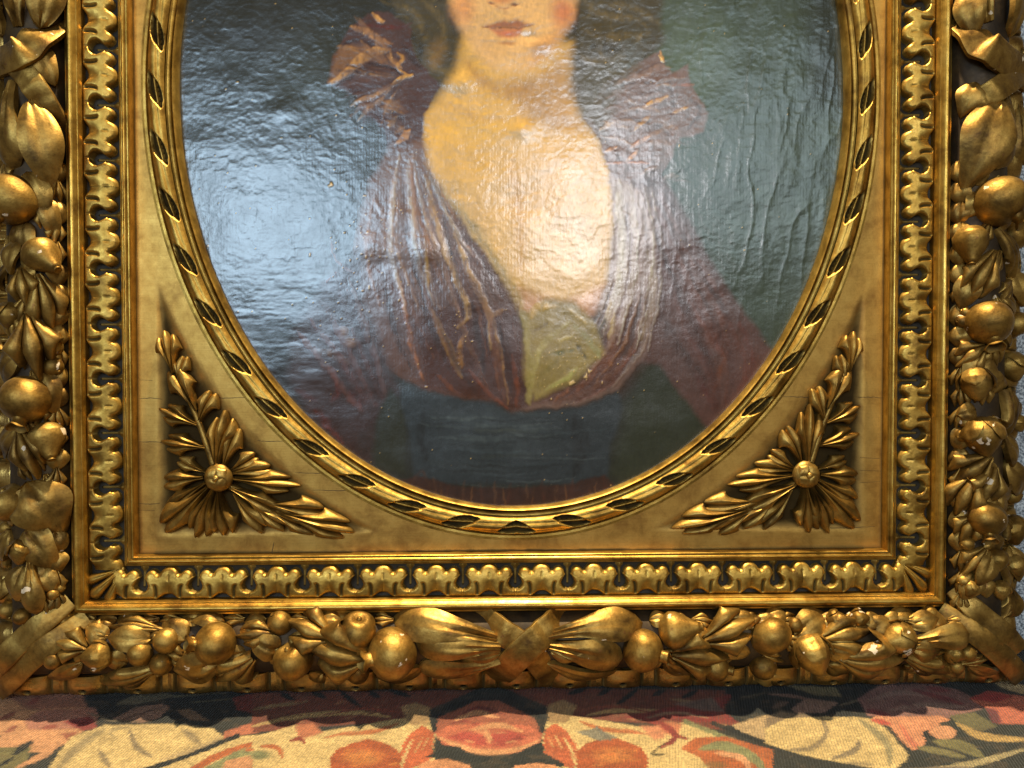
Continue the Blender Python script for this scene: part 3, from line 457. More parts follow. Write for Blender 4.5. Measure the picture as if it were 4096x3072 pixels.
def painting_material():
    m, nt, P, nd, lk = newmat('varnished_oil_paint')
    a = N(nt, 'ShaderNodeAttribute', attribute_name='paint').outputs['Color']; tc = nd.new('ShaderNodeTexCoord')
    lk.new(a, P.inputs['Base Color'])
    def nz(s, d, vec):
        n = N(nt, 'ShaderNodeTexNoise'); n.inputs['Scale'].default_value = s; n.inputs['Detail'].default_value = d; n.inputs['Roughness'].default_value = 0.65; lk.new(vec, n.inputs['Vector']); return n.outputs['Fac']
    mp = nd.new('ShaderNodeMapping'); mp.inputs['Scale'].default_value = (1.0, 1.0, 0.35); lk.new(tc.outputs['Object'], mp.inputs['Vector'])
    h = fmath(nt, 'ADD', nz(650, 4, tc.outputs['Object']), fmath(nt, 'MULTIPLY', nz(420, 3, mp.outputs[0]), 1.2))
    b = nd.new('ShaderNodeBump'); b.inputs['Strength'].default_value = 0.26; b.inputs['Distance'].default_value = 0.00020; lk.new(h, b.inputs['Height']); lk.new(b.outputs[0], P.inputs['Normal'])
    rr = nd.new('ShaderNodeMapRange'); lk.new(nz(40, 3, tc.outputs['Object']), rr.inputs[0]); rr.inputs[1].default_value = 0.3; rr.inputs[2].default_value = 0.7; rr.inputs[3].default_value = 0.20; rr.inputs[4].default_value = 0.26
    lk.new(rr.outputs[0], P.inputs['Roughness']); P.inputs['IOR'].default_value = 1.52; P.inputs['Specular IOR Level'].default_value = 1.0
    return m
def build_painting():
    xs = np.arange(-1420, 1421, 4.0); zs = np.concatenate([np.arange(-640, 1620, 4.0), np.arange(1620, 2850, 24.0)]); H = -46.0
    X, Z = np.meshgrid(xs, zs, indexing='ij'); X = X.ravel(); Z = Z.ravel()
    px, py = proj(np.stack([X, Z, np.full_like(X, H)], 1))
    col = paint_portrait(px, py); imp = np.sqrt(np.clip(col.mean(1), 0, 1))                 # thicker paint in the lights
    P = np.stack([X, Z, H+canvas_relief(px, py)+2.2*imp], 1)
    me = raw_mesh('oil_painting', lay(P-np.array([0, ZB, 0])), grid_faces(len(xs), len(zs)), painting_material(), attrs={'paint': col})
    o = link(bpy.data.objects.new('oil_painting', me)); o.matrix_world = FRAME_M
    o['label'] = 'varnished oil portrait of a woman in a rust dress with dark sash, on rippled canvas'; o['category'] = 'painting'
build_painting()
# ------------------------------------------------------------------ the gilded frame
FR = link(bpy.data.objects.new('picture_frame', None)); FR.matrix_world = FRAME_M
FR['label'] = 'ornate gilded wooden frame carved with fruit garlands, ribbons and acanthus corners'; FR['category'] = 'picture frame'
HW, PB, PT = 1492.0, -735.0, 2935.0            # panel half width, bottom and top
OX, OZ, OA, OB = 4.0, 1100.0, 1338.0, 1662.0   # sight edge of the oval
CTR = np.array([0.0, (PB+PT)/2])
def ell(th, e=0.0):
    c, s = np.cos(th), np.sin(th); n = np.stack([OB*c, OA*s], -1); n = n/np.linalg.norm(n, axis=-1, keepdims=True)
    return np.stack([OX+OA*c, OZ+OB*s], -1) + n*np.asarray(e)[..., None], n
def build_panel():
    nt_, nr = 720, 30; th = np.linspace(0, 2*np.pi, nt_, endpoint=False); A, n = ell(th, 118.0)
    d = A-CTR; hh = (PT-PB)/2
    t = np.minimum(HW/np.maximum(np.abs(d[:,0]), 1e-6), hh/np.maximum(np.abs(d[:,1]), 1e-6)); Bp = CTR + d*t[:,None]
    for cx, cz in ((-HW, PB), (HW, PB), (-HW, PT), (HW, PT)):                     # bring one ray into each corner
        i = np.argmin(np.hypot(Bp[:,0]-cx, Bp[:,1]-cz)); Bp[i] = (cx, cz)
    u = np.linspace(0, 1, nr)[None,:,None]; Q = A[:,None]*(1-u)+Bp[:,None]*u; X, Z = Q[...,0].ravel(), Q[...,1].ravel()
    rx = (X-OX)/(OA+118); rz = (Z-OZ)/(OB+118); er = np.hypot(rx, rz); eo = (er-1)*np.hypot((OA+118)*rx/er, (OB+118)*rz/er)
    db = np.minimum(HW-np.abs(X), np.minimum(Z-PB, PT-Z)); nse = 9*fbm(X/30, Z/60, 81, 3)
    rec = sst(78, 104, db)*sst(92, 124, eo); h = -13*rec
    dark_tone = 0.93*sst(70, 116, db+nse)*sst(72, 140, eo+nse)
    dark_tone = np.maximum(dark_tone, 0.75*sst(9, 2, db+0.3*nse))
    ob = part('panel', np.stack([X, Z, h], 1), grid_faces(nt_, nr, True), G_PANEL, FR, attrs={'dark_tone': dark_tone}); return ob
PANEL = build_panel()
def crack(pts, w=2.2):
    C = smooth_path(np.array([at(a, b, 0.0) for a, b in pts]), 14); n = len(C); C[:,1] += 2.0*fbm(C[:,0]/14, C[:,1]/14, 83, 3); C[:,2] = 0.8
    T = np.gradient(C, axis=0); T /= np.linalg.norm(T, axis=1, keepdims=True); Y = np.cross(np.array([0, 0, 1.0]), T); ww = w*(0.35+0.65*np.sin(np.linspace(0.15, 3.0, n)))
    part('crack', np.stack([C-Y*ww[:,None]*0.5, C+Y*ww[:,None]*0.5], 1).reshape(-1, 3), grid_faces(n, 2), G_DARK, PANEL)
for q in ([(556,1594),(600,1592),(650,1596)],[(850,1588),(900,1592),(985,1590)],[(556,1768),(610,1767),(648,1769)],[(556,2014),(600,2016),(640,2013)],[(556,2040),(620,2042)],[(560,1520),(610,1522)],[(3130,1586),(3190,1588),(3240,1590)],[(3432,1590),(3480,1588),(3530,1592)],[(3440,1830),(3520,1834)],[(3440,1880),(3525,1884)],[(3440,1930),(3520,1926)],[(3200,2108),(3350,2112),(3500,2106)],[(1085,2226),(1092,2190),(1096,2170)],[(1030,1762),(1080,1766),(1140,1764)],[(1180,1890),(1280,1893),(1380,1890)],[(1250,1960),(1360,1962),(1460,1958)]): crack(q)
# oval moulding: swept lip and fillets, then one ribbon twist after another
def sweep_oval(prof, name, mat, parent, nt_=360):
    th = np.linspace(0, 2*np.pi, nt_, endpoint=False); pts = []
    for e, h in prof:
        A, _ = ell(th, np.full(nt_, e)); pts.append(np.stack([A[:,0], A[:,1], np.full(nt_, h)], 1))
    return part(name, np.stack(pts, 1).reshape(-1, 3), grid_faces(nt_, len(prof), True), mat, parent, sharp=55)
arc = lambda e0, e1, h0, hp, n=7: [(e0+(e1-e0)*i/(n-1), h0+hp*math.sin(math.pi*i/(n-1))) for i in range(n)]
OVAL = sweep_oval([(0,-62),(-1,-30)]+arc(0,20,-26,26)+[(22,-16),(25,-10),(33,-8),(35,-14),(40,-10),(41,-34),(106,-34),(107,2),(110,8),(119,9),(121,3),(130,2),(132,-6)], 'oval_moulding', G_BRIGHT, FR)
def build_twists():
    th = np.linspace(-np.pi/2, np.pi/2+0.01, 4000); C, _ = ell(th, 73.0); s = np.concatenate([[0], np.cumsum(np.hypot(*np.diff(C, axis=0).T))])
    Pt = 224.0; ns, nv = 46, 26
    for side in (1, -1):
        for k in range(0, 13):
            s0 = (k+0.5)*Pt if True else 0
            sl = np.linspace(-0.5, 0.5, ns)*Pt; v = np.linspace(-1, 1, nv); Sg, Vg = np.meshgrid(sl, v, indexing='ij')
            S2 = Sg if True else Sg
            tha = np.interp(np.clip(s0+sl, 0, s[-1]), s, th); tha = tha if side > 0 else -np.pi-tha
            tt = np.repeat(tha[:,None], nv, 1); E = 73+Vg*33
            A, n = ell(tt.ravel(), E.ravel())
            # heights: eye centred on the period border (s=+-P/2) and ribbon wrapped between the eyes
            hh = np.zeros_like(Sg); dark_tone = np.zeros_like(Sg)
            dome = 34*np.sqrt(np.clip(1-0.86*Vg**2, 0, 1)) - 12
            flute = 4.0*np.exp(-((Vg+0.30-0.3*Sg/Pt)/0.16)**2) + 2.5*np.exp(-((Vg-0.55-0.2*Sg/Pt)/0.14)**2)
            hr = dome - flute*0.9
            eye = np.zeros_like(Sg); lip = np.zeros_like(Sg)
            for c in (-0.5, 0.5):
                ds = (Sg-c*Pt)/33.0; al = 0.31
                a_ = ds*math.cos(al)+Vg*math.sin(al); b_ = -ds*math.sin(al)+Vg*math.cos(al)
                q = np.abs(b_)/np.clip(0.64*(1-(np.abs(a_)/2.35)**2), 1e-3, 9)
                m = np.where(np.abs(a_) < 2.35, sst(1.12, 0.90, q), 0); eye = np.maximum(eye, m)
                lip = np.maximum(lip, np.where(np.abs(a_) < 2.6, np.exp(-((q-1.22)/0.13)**2), 0))
            Sgm = np.where(Sg > 0, Sg-0.5*Pt, Sg+0.5*Pt)/33.0*0.45
            rod = np.where(np.abs(Vg-0.31*Sgm) < 0.22, 20*np.sqrt(np.clip(1-((Vg-0.31*Sgm)/0.22)**2, 0, 1)), 0) - 16
            hh = hr*(1-eye)+rod*eye + 1.2*lip*(1-eye)
            hh = hh + 1.2*fbm((s0+Sg)/40, Vg*2, 91+k, 3)
            dark_tone = eye*np.where(np.abs(Vg-0.31*Sgm) < 0.18, 0.0, 0.92)  # eye floor set near-black on both sides of the rod
            P3 = np.stack([A[:,0], A[:,1], hh.ravel()], 1); f = grid_faces(ns, nv)
            if side < 0: f = [q[::-1] for q in f]
            part('ribbon_twist', P3, f, G_BRIGHT, OVAL, attrs={'dark_tone': dark_tone.ravel()})
build_twists()
# straight rails with mitred ends
def rail(name, prof, side, mat, parent, n=60, **kw):
    pts = []
    for d, h in prof:
        L0, L1 = {'B': (-HW-d, HW+d), 'T': (-HW-d, HW+d), 'L': (PB-d, PT+d), 'R': (PB-d, PT+d)}[side]
        t = np.linspace(0, 1, n); a = L0+(L1-L0)*t; wob = 0.8*fbm(a/160, np.full(n, d/50.0+ord(side)), 11, 2)
        if side == 'B': pts.append(np.stack([a, PB-d+0*a, h+wob], 1))
        elif side == 'T': pts.append(np.stack([a, PT+d+0*a, h+wob], 1))
        elif side == 'L': pts.append(np.stack([-HW-d+0*a, a, h+wob], 1))
        else: pts.append(np.stack([HW+d+0*a, a, h+wob], 1))
    f = grid_faces(n, len(prof))
    if side in 'TL': f = [q[::-1] for q in f]
    return part(name, np.stack(pts, 1).reshape(-1, 3), f, mat, parent, sharp=40, **kw)
GROUND = [(38,30),(44,26),(50,25),(158,36),(165,38)]
RAILS = {}
for sd in 'BLRT':
    GM = G_RAILX if sd in 'BT' else G_RAILZ
    R_ = rail('rail', [(0.5,-20),(0.8,36)]+[(0.8+i*0.01, 36) for i in (1,)]+[(38,30),(50,25),(158,36),(165,38),(165.5,36),(214,60),(216,42),(300,40),(462,34),(470,30),(553,-2),(556,-40),(0,-62)], sd, [GM, G_DARK], FR, mi=None)
    me = R_.data; nprof = 16
    idx = [0, 0, 0, 1, 1, 1, 1, 1, 1, 1, 1, 1, 0, 0, 0]
    me.polygons.foreach_set('material_index', (idx*((len(me.polygons))//len(idx)))[:len(me.polygons)])
    RAILS[sd] = R_
    rail('inner_bead', [(1,30),(1.5,42),(4,45),(7,45),(8,41),(10,41)]+arc(11,28,42,8)+[(29,40),(31,40),(33,43),(37,42),(39,28)], sd, GM, R_)
    rail('outer_bead', [(164,34),(164.5,92),(167,95),(169,95)]+arc(170,207,94,17,9)+[(208,92),(213,91),(215,88),(215.5,36)], sd, GM, R_)
# ribbon-leaf moulding, one carved unit repeated
def make_unit():
    Pp = 208.0; nu, nv = 84, 52; U, Vv = np.meshgrid(np.linspace(-0.5, 0.5, nu)*Pp, np.linspace(0, 126, nv), indexing='ij'); au = np.abs(U); uc = Pp/2
    circ = lambda cu, cv, r: r-np.hypot(au-cu, Vv-cv)
    sd = np.maximum.reduce([circ(37, 37, 23), circ(uc, 37, 37), np.minimum(Vv-np.where(au < 32, 40, 27), 200-Vv)])
    bot = 125-17*sst(58, 92, au); sd = np.minimum(sd, bot-Vv)
    cw = np.interp(Vv, [0, 8, 14, 22, 42, 54, 70, 84, 95, 101], [34, 20, 12, 9, 10, 18, 26, 24, 15, 0])
    cw = np.where(Vv > 101, -5, cw); sd = np.minimum(sd, au-cw)
    rib = sst(-1.8, 1.6, sd)
    crown = 13+28*np.sqrt(np.clip(1-((Vv-74)/78)**2, 0, 1)) - 9*(1-np.clip(sd/13, 0, 1))**2
    val = 12*np.exp(-((au-uc)/20)**2)*sst(50, 100, Vv) + 2.5*np.exp(-((au-uc)/5)**2)*sst(24, 34, Vv)*sst(60, 44, Vv)
    gx = 50+10*(Vv-62)/55 + 3*np.sin((Vv-60)/14.0); gro = np.exp(-((au-gx)/5.6)**2)*sst(62, 74, Vv)*sst(121, 110, Vv)
    lob = 4.5*np.exp(-((au-63)/4.5)**2)*sst(46, 26, Vv)
    hr = crown-val-13*gro-lob
    dart = np.clip(9-au*0.9, -6, 10)*sst(98, 80, Vv)-5 + 12*sst(26, 4, Vv)*sst(52, 16, au)
    h = dart*(1-rib)+hr*rib + 0.7*fbm(U/34, Vv/28, 95, 3)
    h = h + 0.0878*Vv
    dark_tone = np.maximum((1-rib)*np.interp(Vv, [0, 14, 30], [0.25, 0.5, 0.94])*np.where((au < 4) & (Vv < 80), 0.45, 1), 0.85*sst(0.3, 0.85, gro))  # keyhole and side grooves set near-black, dart ridge less
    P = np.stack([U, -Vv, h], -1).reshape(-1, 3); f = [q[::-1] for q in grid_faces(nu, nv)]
    return raw_mesh('carved_leaf', lay(P), f, G_BRIGHT, attrs={'dark_tone': dark_tone.ravel()})
UNIT = make_unit()
def put_unit(side, c):
    R_ = RAILS[side]; d0, h0 = 39.0, 25.0
    o = link(bpy.data.objects.new('carved_leaf', UNIT), R_); base = np.array(list(R_['lx']))
    if side == 'B': p, a = np.array([c, PB-d0, h0]), 0.0
    elif side == 'L': p, a = np.array([-HW-d0, c, h0]), math.pi/2
    else: p, a = np.array([HW+d0, c, h0]), -math.pi/2
    o.location = lay((p-base)[None])[0].tolist(); o.rotation_euler = (0, a, 0); o.scale = (1.004 if side == 'B' else 1.021, 1 + 0.06*random.uniform(-1, 1), 1)
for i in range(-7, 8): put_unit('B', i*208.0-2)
for sd, px in (('L', 417), ('R', 3665)):
    zb = at(px, 2170 if sd == 'L' else 2156, 60.0)[1]
    for i in range(0, 13): put_unit(sd, zb+i*211.5)

# ------------------------------------------------------------------ carved garland: core, leaves, fruit, ribbons
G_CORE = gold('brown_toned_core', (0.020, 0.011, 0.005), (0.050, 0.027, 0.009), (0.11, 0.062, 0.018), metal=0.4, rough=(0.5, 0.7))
CORE = {}
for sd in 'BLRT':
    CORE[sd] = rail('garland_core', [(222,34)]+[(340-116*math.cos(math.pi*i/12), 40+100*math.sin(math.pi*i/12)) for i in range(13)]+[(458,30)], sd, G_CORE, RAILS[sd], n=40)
def side_of(p):
    dB, dL, dR = PB-p[1], -HW-p[0], p[0]-HW
    return 'B' if dB >= max(dL, dR) else ('L' if dL > dR else 'R')
def core_h(p):
    d = max(PB-p[1], -HW-p[0], p[0]-HW); t = (d-340)/124.0
    return 34+108*math.sqrt(max(0.0, 1-t*t))
def on(px, py, dh=0.0):
    p = at(px, py, 115.0)
    for _ in range(3): h = core_h(p)+dh; p = at(px, py, h)
    return p
class Acc:
    def __init__(s): s.v = []; s.f = []; s.w = []
    def add(s, P, F, w=None):
        o = sum(len(a) for a in s.v); s.v.append(np.asarray(P, float)); s.f += [[i+o for i in q] for q in F]; s.w.append(np.zeros(len(P)) if w is None else np.asarray(w, float))
    def build(s, name, mat, parent, sharp=55):
        return part(name, np.vstack(s.v), s.f, mat, parent, attrs={'dark_tone': np.concatenate(s.w)}, sharp=sharp)
def lobe(L, W, shape='lance', dome=0.25, groove=0.10, arch=0.16, droop=0.10, veins=0.0, thick=0.16, seed=0, nu=17, nv=11, curl=0.0):
    u = np.linspace(0, 1, nu); v = np.linspace(-1, 1, nv); U, Vv = np.meshgrid(u, v, indexing='ij')
    if shape == 'lance': w = np.sin(np.pi*np.clip(U, 0, 1)**0.80)**0.75
    elif shape == 'bulb': w = np.interp(U, [0, .15, .4, .6, .75, .86, .94, .985, 1], [.34, .38, .58, .86, 1, .90, .60, .26, .02])
    elif shape == 'finger': w = np.interp(U, [0, .3, .6, .8, .9, .97, 1], [.30, .45, .78, 1, .92, .55, .06])
    else: w = np.interp(U, [0, .2, .5, .75, .9, 1], [.4, .7, 1, .82, .45, .03])
    r = np.random.default_rng(seed); w = w*(1+0.10*np.sin(U*7+r.uniform(0, 6)))
    Y = Vv*w*W*0.5 + curl*L*U**2 + 0.03*L*np.sin(U*3+r.uniform(0, 6))*U
    Z = dome*W*(1-np.abs(Vv)**2.2)*w**0.7 - groove*W*np.exp(-(Vv/0.17)**2)*(1-U)**0.6*np.clip(U*6, 0, 1)
    if veins: Z = Z + veins*W*np.cos(Vv*10+r.uniform(0, 6))*np.clip(1-1.25*U, 0, 1)
    Z = Z + arch*L*np.sin(np.pi*np.clip(U*0.85+0.1, 0, 1)) - droop*L*U**3 + 0.02*W*np.sin(U*9+Vv*3+r.uniform(0, 6))
    top = np.stack([U*L, Y, Z], -1); P = [top.reshape(-1, 3)]; F = grid_faces(nu, nv)
    n0 = nu*nv; sk = []
    ring = [i*nv for i in range(nu)]+[(nu-1)*nv+j for j in range(1, nv)]+[i*nv+nv-1 for i in range(nu-2, -1, -1)]
    low = top.reshape(-1, 3)[ring].copy(); low[:,2] -= thick*W+4; low[:,1] *= 0.86; low[:,0] = low[:,0]*0.97
    P.append(low)
    for a in range(len(ring)-1): sk.append([ring[a], n0+a, n0+a+1, ring[a+1]])
    return np.vstack(P), F+sk
def fanleaf(L, W, n=3, curl=0.0, thick=0.22, seed=0, nu=20, nv=37, drop=0.28, notch=0.17, pw=2.2, wp=(.16, .20, .56, .96, 1.04, 1.0), rel=0.17, arch=0.05, rib=0.0):
    r = np.random.default_rng(seed); U, Vv = np.meshgrid(np.linspace(0, 1, nu), np.linspace(-1, 1, nv), indexing='ij')
    ph = (Vv+1)/2*n; fr = ph-np.floor(np.clip(ph, 0, n-1e-6)); idx = np.floor(np.clip(ph, 0, n-1e-6))
    tipL = 1-drop*np.abs(Vv)**1.6 - notch*(np.abs(2*fr-1))**pw + np.array([r.uniform(-.06, .06) for _ in range(n)])[idx.astype(int)]*(1-np.abs(2*fr-1))
    w = np.interp(U, [0, .15, .45, .7, .88, 1], wp)
    X = L*U*(1-sst(.35, 1, U)*(1-tipL)); Y = Vv*w*W*0.5 + curl*L*U**2
    fing = np.sqrt(np.clip(1-(2*fr-1)**2, 0, 1)); mid = np.exp(-((2*fr-1)/0.16)**2)
    Z = W*(rel*fing*np.interp(U, [0, .2, .6, .9, 1], [.5, .8, 1, .8, .35]) + 0.035*mid*sst(1, .3, U)) + 0.10*W*(1-Vv**2)*(1-0.6*U)
    if rib: Z = Z - rib*W*(np.exp(-((2*fr-1)/0.13)**2)+2.2*np.exp(-((np.abs(2*fr-1)-1)/0.12)**2)*(np.abs(Vv) < 0.9))*sst(0.95, 0.35, U)*sst(0, .12, U)
    Z = Z + arch*L*np.sin(np.pi*np.clip(U*0.8+0.12, 0, 1)) - arch*L*U**3
    top = np.stack([X, Y, Z], -1).reshape(-1, 3); n0 = nu*nv
    ring = [i*nv for i in range(nu)]+[(nu-1)*nv+j for j in range(1, nv)]+[i*nv+nv-1 for i in range(nu-2, -1, -1)]
    low = top[ring].copy(); low[:,2] -= thick*W+3; low[:,1] = low[:,1]*0.92; low[:,0] *= 0.97
    return np.vstack([top, low]), grid_faces(nu, nv)+[[ring[a], n0+a, n0+a+1, ring[a+1]] for a in range(len(ring)-1)]
def frame_axes(b, t, roll=0.0):
    X = t-b; L = np.linalg.norm(X); X = X/L; up = np.array([0, 0, 1.0]); Y = np.cross(up, X); Y /= np.linalg.norm(Y); Nn = np.cross(X, Y)
    c, s = math.cos(roll), math.sin(roll); return L, X, Y*c+Nn*s, -Y*s+Nn*c
def place(P, b, X, Y, Nn): return b + P[:,:1]*X + P[:,1:2]*Y + P[:,2:3]*Nn
def leaf(bx, by, tx, ty, w, kind='tri', hb=-6, ht=18, roll=None, mat=None, seed=None, parent=None, name='leaf', base_h=None):
    seed = seed if seed is not None else int(bx*7+by*3) % 9973
    if base_h is None: b, t = on(bx, by, hb), on(tx, ty, ht); par = CORE[side_of((b+t)/2)]
    else: b, t = at(bx, by, base_h+hb), at(tx, ty, base_h+ht); par = parent
    L, X, Y, Nn = frame_axes(b, t)
    if roll is None:
        if base_h is None:
            m = (b+t)/2; q = w*0.35; roll = math.atan2(core_h(m+Y*q)-core_h(m-Y*q), 2*q)*0.8
        else: roll = 0.0
        L, X, Y, Nn = frame_axes(b, t, roll)
    A = Acc(); r = np.random.default_rng(seed); j = lambda a: r.uniform(-a, a)
    def put(L_, W_, ang, off=(0, 0, 0), **kw):
        P, Fq = lobe(L_, W_, seed=seed+int(ang*100) % 50, **kw); c, s = math.cos(ang), math.sin(ang)
        Q = np.stack([P[:,0]*c-P[:,1]*s+off[0], P[:,0]*s+P[:,1]*c+off[1], P[:,2]+off[2]], 1); A.add(place(Q, b, X, Y, Nn), Fq)
    if kind == 'plain': put(L, w*1.12, 0, shape='lance', dome=0.11, groove=0.075, veins=0.025, arch=0.14)
    elif kind == 'bulb': put(L, w, 0, shape='bulb', dome=0.16, groove=0.05, arch=0.10, veins=0.04)
    elif kind == 'tri':
        P, Fq = fanleaf(L*1.04, w*1.12, 3, curl=j(.12), seed=seed, drop=0.36+j(.08), notch=0.28+j(.05), pw=1.6, wp=(.22, .40, .90, 1.0, .92, .84), rel=0.075, nv=37, thick=0.13, arch=0.12, rib=0.034); A.add(place(P, b, X, Y, Nn), Fq)
    elif kind == 'penta':
        for sg in (-1, 1):
            put(L*0.52, w*0.40, sg*0.78, (L*0.06, 0, -4), shape='leaf', dome=0.2, groove=0.05, veins=0.03)
            put(L*(0.80+j(.05)), w*0.44, sg*0.38, (L*0.06, 0, -2), shape='leaf', dome=0.2, groove=0.05, veins=0.03)
        put(L, w*0.48, 0, (0, 0, 3), shape='leaf', dome=0.2, groove=0.1, veins=0.04)
    elif kind in ('fan', 'fan2'):
        P, Fq = fanleaf(L*1.03, w*1.32, 3 if kind == 'fan' else 2, curl=j(.10), seed=seed); A.add(place(P, b, X, Y, Nn), Fq)
    return A.build(name, mat or G_LEAF, par)
def ball(c, r, axis, prof, nlat=18, nlon=30, wob=0.04, seed=0, cleft=0.0, bumpy=0):
    axis = np.asarray(axis, float); axis = axis/np.linalg.norm(axis); t = np.array([0.3, 0.2, 1.0]) if abs(axis[2]) < 0.9 else np.array([1.0, 0, 0])
    B1 = np.cross(axis, t); B1 /= np.linalg.norm(B1); B2 = np.cross(axis, B1)
    s = np.linspace(0, 1, nlat); ph = np.linspace(0, 2*np.pi, nlon, endpoint=False); Sg, Ph = np.meshgrid(s, ph, indexing='ij')
    zz = np.interp(Sg, prof[0], prof[1]); rr = np.interp(Sg, prof[0], prof[2]); rd = np.random.default_rng(seed)
    k = 1 + wob*np.sin(Ph*2+rd.uniform(0, 6)+Sg*2) + wob*0.6*np.sin(Ph*3+rd.uniform(0, 6)-Sg*3)
    if cleft: k = k-cleft*np.exp(-((np.minimum(Ph, 2*np.pi-Ph))/0.22)**2)*np.sin(np.pi*np.clip(Sg, 0, 1))**0.3
    if bumpy: k = k-0.05*np.abs(np.sin(Ph*bumpy/2.0))
    R = rr*r*k; P = c + axis*(zz*r)[...,None] + B1*(R*np.cos(Ph))[...,None] + B2*(R*np.sin(Ph))[...,None]
    f = [[i*nlon+j, i*nlon+(j+1) % nlon, (i+1)*nlon+(j+1) % nlon, (i+1)*nlon+j] for i in range(nlat-1) for j in range(nlon)]
    return P.reshape(-1, 3), f, (axis, B1, B2)
def cosprof(n=18, squash=0.95, top=1.0):
    a = np.linspace(0, np.pi, n); return [np.linspace(0, 1, n), -np.cos(a)*squash*np.where(np.cos(a) < 0, top, 1), np.sin(a)]
def fruit(px, py, r, kind='apple', ang=0.0, out=0.35, dh=None, seed=None, mat=None):
    """ang: direction of the fruit's eye in the picture (degrees, 0 = right, 90 = up); out: how far it turns to the viewer"""
    seed = seed if seed is not None else int(px*3+py*11) % 9973
    c = on(px, py, r*0.16 if dh is None else dh); par = CORE[side_of(c)]
    a = math.radians(ang); ax_ = np.array([math.cos(a), math.sin(a), out]); ax_ /= np.linalg.norm(ax_); A = Acc()
    if kind == 'pomegranate':
        P, f, (Z, B1, B2) = ball(c, r, ax_, cosprof(20, 0.93), seed=seed, wob=0.045, nlat=20); A.add(P, f)
        nl = 24; rd = np.random.default_rng(seed); ph = np.linspace(0, 2*np.pi, nl, endpoint=False); rows = []
        for q, (zz, rr) in enumerate([(0.80, 0.36), (0.95, 0.27), (1.08, 0.27), (1.24, 0.44), (1.26, 0.40), (1.10, 0.24), (0.95, 0.15), (0.90, 0.01)]):
            tooth = (0.10*np.abs(np.sin(ph*2.5+rd.uniform(0, .3))) if q in (3, 4) else 0*ph)
            rows.append(c + Z*((zz+tooth-0.03)*r)[:,None] + (B1*np.cos(ph)[:,None]+B2*np.sin(ph)[:,None])*(rr*r*(1+0.06*np.sin(3*ph+seed)))[:,None])
        w = np.repeat([0, 0, 0, 0, 0, .7, 1, 1], nl).astype(float)  # inside of the crown set near-black
        A.add(np.vstack(rows), [[i*nl+j, i*nl+(j+1) % nl, (i+1)*nl+(j+1) % nl, (i+1)*nl+j] for i in range(7) for j in range(nl)], w)
    elif kind == 'apple':
        s = np.linspace(0, 1, 20); an = s*np.pi; prof = [s, -np.cos(an)*0.92 - 0.30*np.exp(-((np.pi-an)/0.38)**2) + 0.16*np.exp(-(an/0.3)**2), np.sin(an)]
        P, f, _ = ball(c, r, ax_, prof, nlat=22, seed=seed, wob=0.035, cleft=0.07); A.add(P, f)
        P, f, _ = ball(c+ax_*r*0.62, r*0.16, ax_, cosprof(8, 1.2), nlat=8, nlon=12, seed=seed); A.add(P, f)
    elif kind == 'pear':
        prof = [[0, .06, .18, .35, .5, .62, .74, .84, .92, 1], [-.92, -.86, -.62, -.2, .22, .56, .92, 1.22, 1.42, 1.46], [0, .36, .76, 1, .95, .76, .52, .36, .26, 0]]
        P, f, _ = ball(c, r, ax_, prof, nlat=24, seed=seed, wob=0.04); A.add(P, f)
        P, f, _ = ball(c+ax_*r*1.42, r*0.24, ax_, [[0, .3, .6, .8, .9, 1], [-1, -.3, .5, .6, .45, .4], [.7, .75, .95, .8, .5, 0]], nlat=10, nlon=14, seed=seed); A.add(P, f)
    elif kind == 'stub':
        P, f, _ = ball(c, r, ax_, cosprof(20, 0.95), nlat=20, seed=seed, wob=0.05, cleft=0.08); A.add(P, f)
        P, f, _ = ball(c+ax_*r*1.05, r*0.32, ax_, [[0, .3, .6, .8, .88, 1], [-1, -.3, .5, .66, .5, .4], [1.1, .85, .95, .85, .6, 0]], nlat=12, nlon=16, seed=seed); A.add(P, f)
    elif kind == 'nut':
        prof = [[0, .08, .25, .5, .7, .85, .95, 1], [-1, -.92, -.62, -.05, .45, .85, 1.15, 1.22], [0, .4, .82, 1, .85, .52, .2, 0]]
        P, f, (Z, B1, B2) = ball(c, r, ax_, prof, nlat=20, seed=seed, wob=0.03); A.add(P, f)
        for q in range(4):
            a2 = q*math.pi/2+0.5+seed; d = B1*math.cos(a2)+B2*math.sin(a2); d3 = d; b0 = c-Z*r*0.98
            Pq, fq = lobe(r*1.55, r*1.25, shape='lance', dome=0.10, groove=0.06, arch=0, droop=0, veins=0.03, seed=seed+q, thick=0.05)
            u = Pq[:,0]/(r*1.55); rad = np.interp(u, [0, .2, .5, .8, 1], [0.02, .66, 1.04, 1.06, .98])*r; zz = np.interp(u, [0, .2, .5, .8, 1], [0, .22, .85, 1.3, 1.5])*r
            side = np.cross(Z, d); wgt = Pq[:,1]; rad2 = np.sqrt(np.clip(rad**2-(wgt*0.75)**2, (0.3*rad)**2, None))
            A.add(b0 + Z*zz[:,None] + d*(rad2+Pq[:,2]*0.7)[:,None] + side*wgt[:,None], fq)
    else:  # berry
        P, f, _ = ball(c, r, ax_, cosprof(14, 1.0), nlat=14, nlon=22, seed=seed, wob=0.03); A.add(P, f)
        P, f, _ = ball(c+ax_*r*0.95, r*0.24, ax_, [[0, .3, .7, .85, 1], [-1, -.2, .4, .3, .1], [1, .9, .9, .5, 0]], nlat=8, nlon=12, seed=seed); A.add(P, f)
    return A.build('fruit', mat or G_CARVE, par, sharp=60)
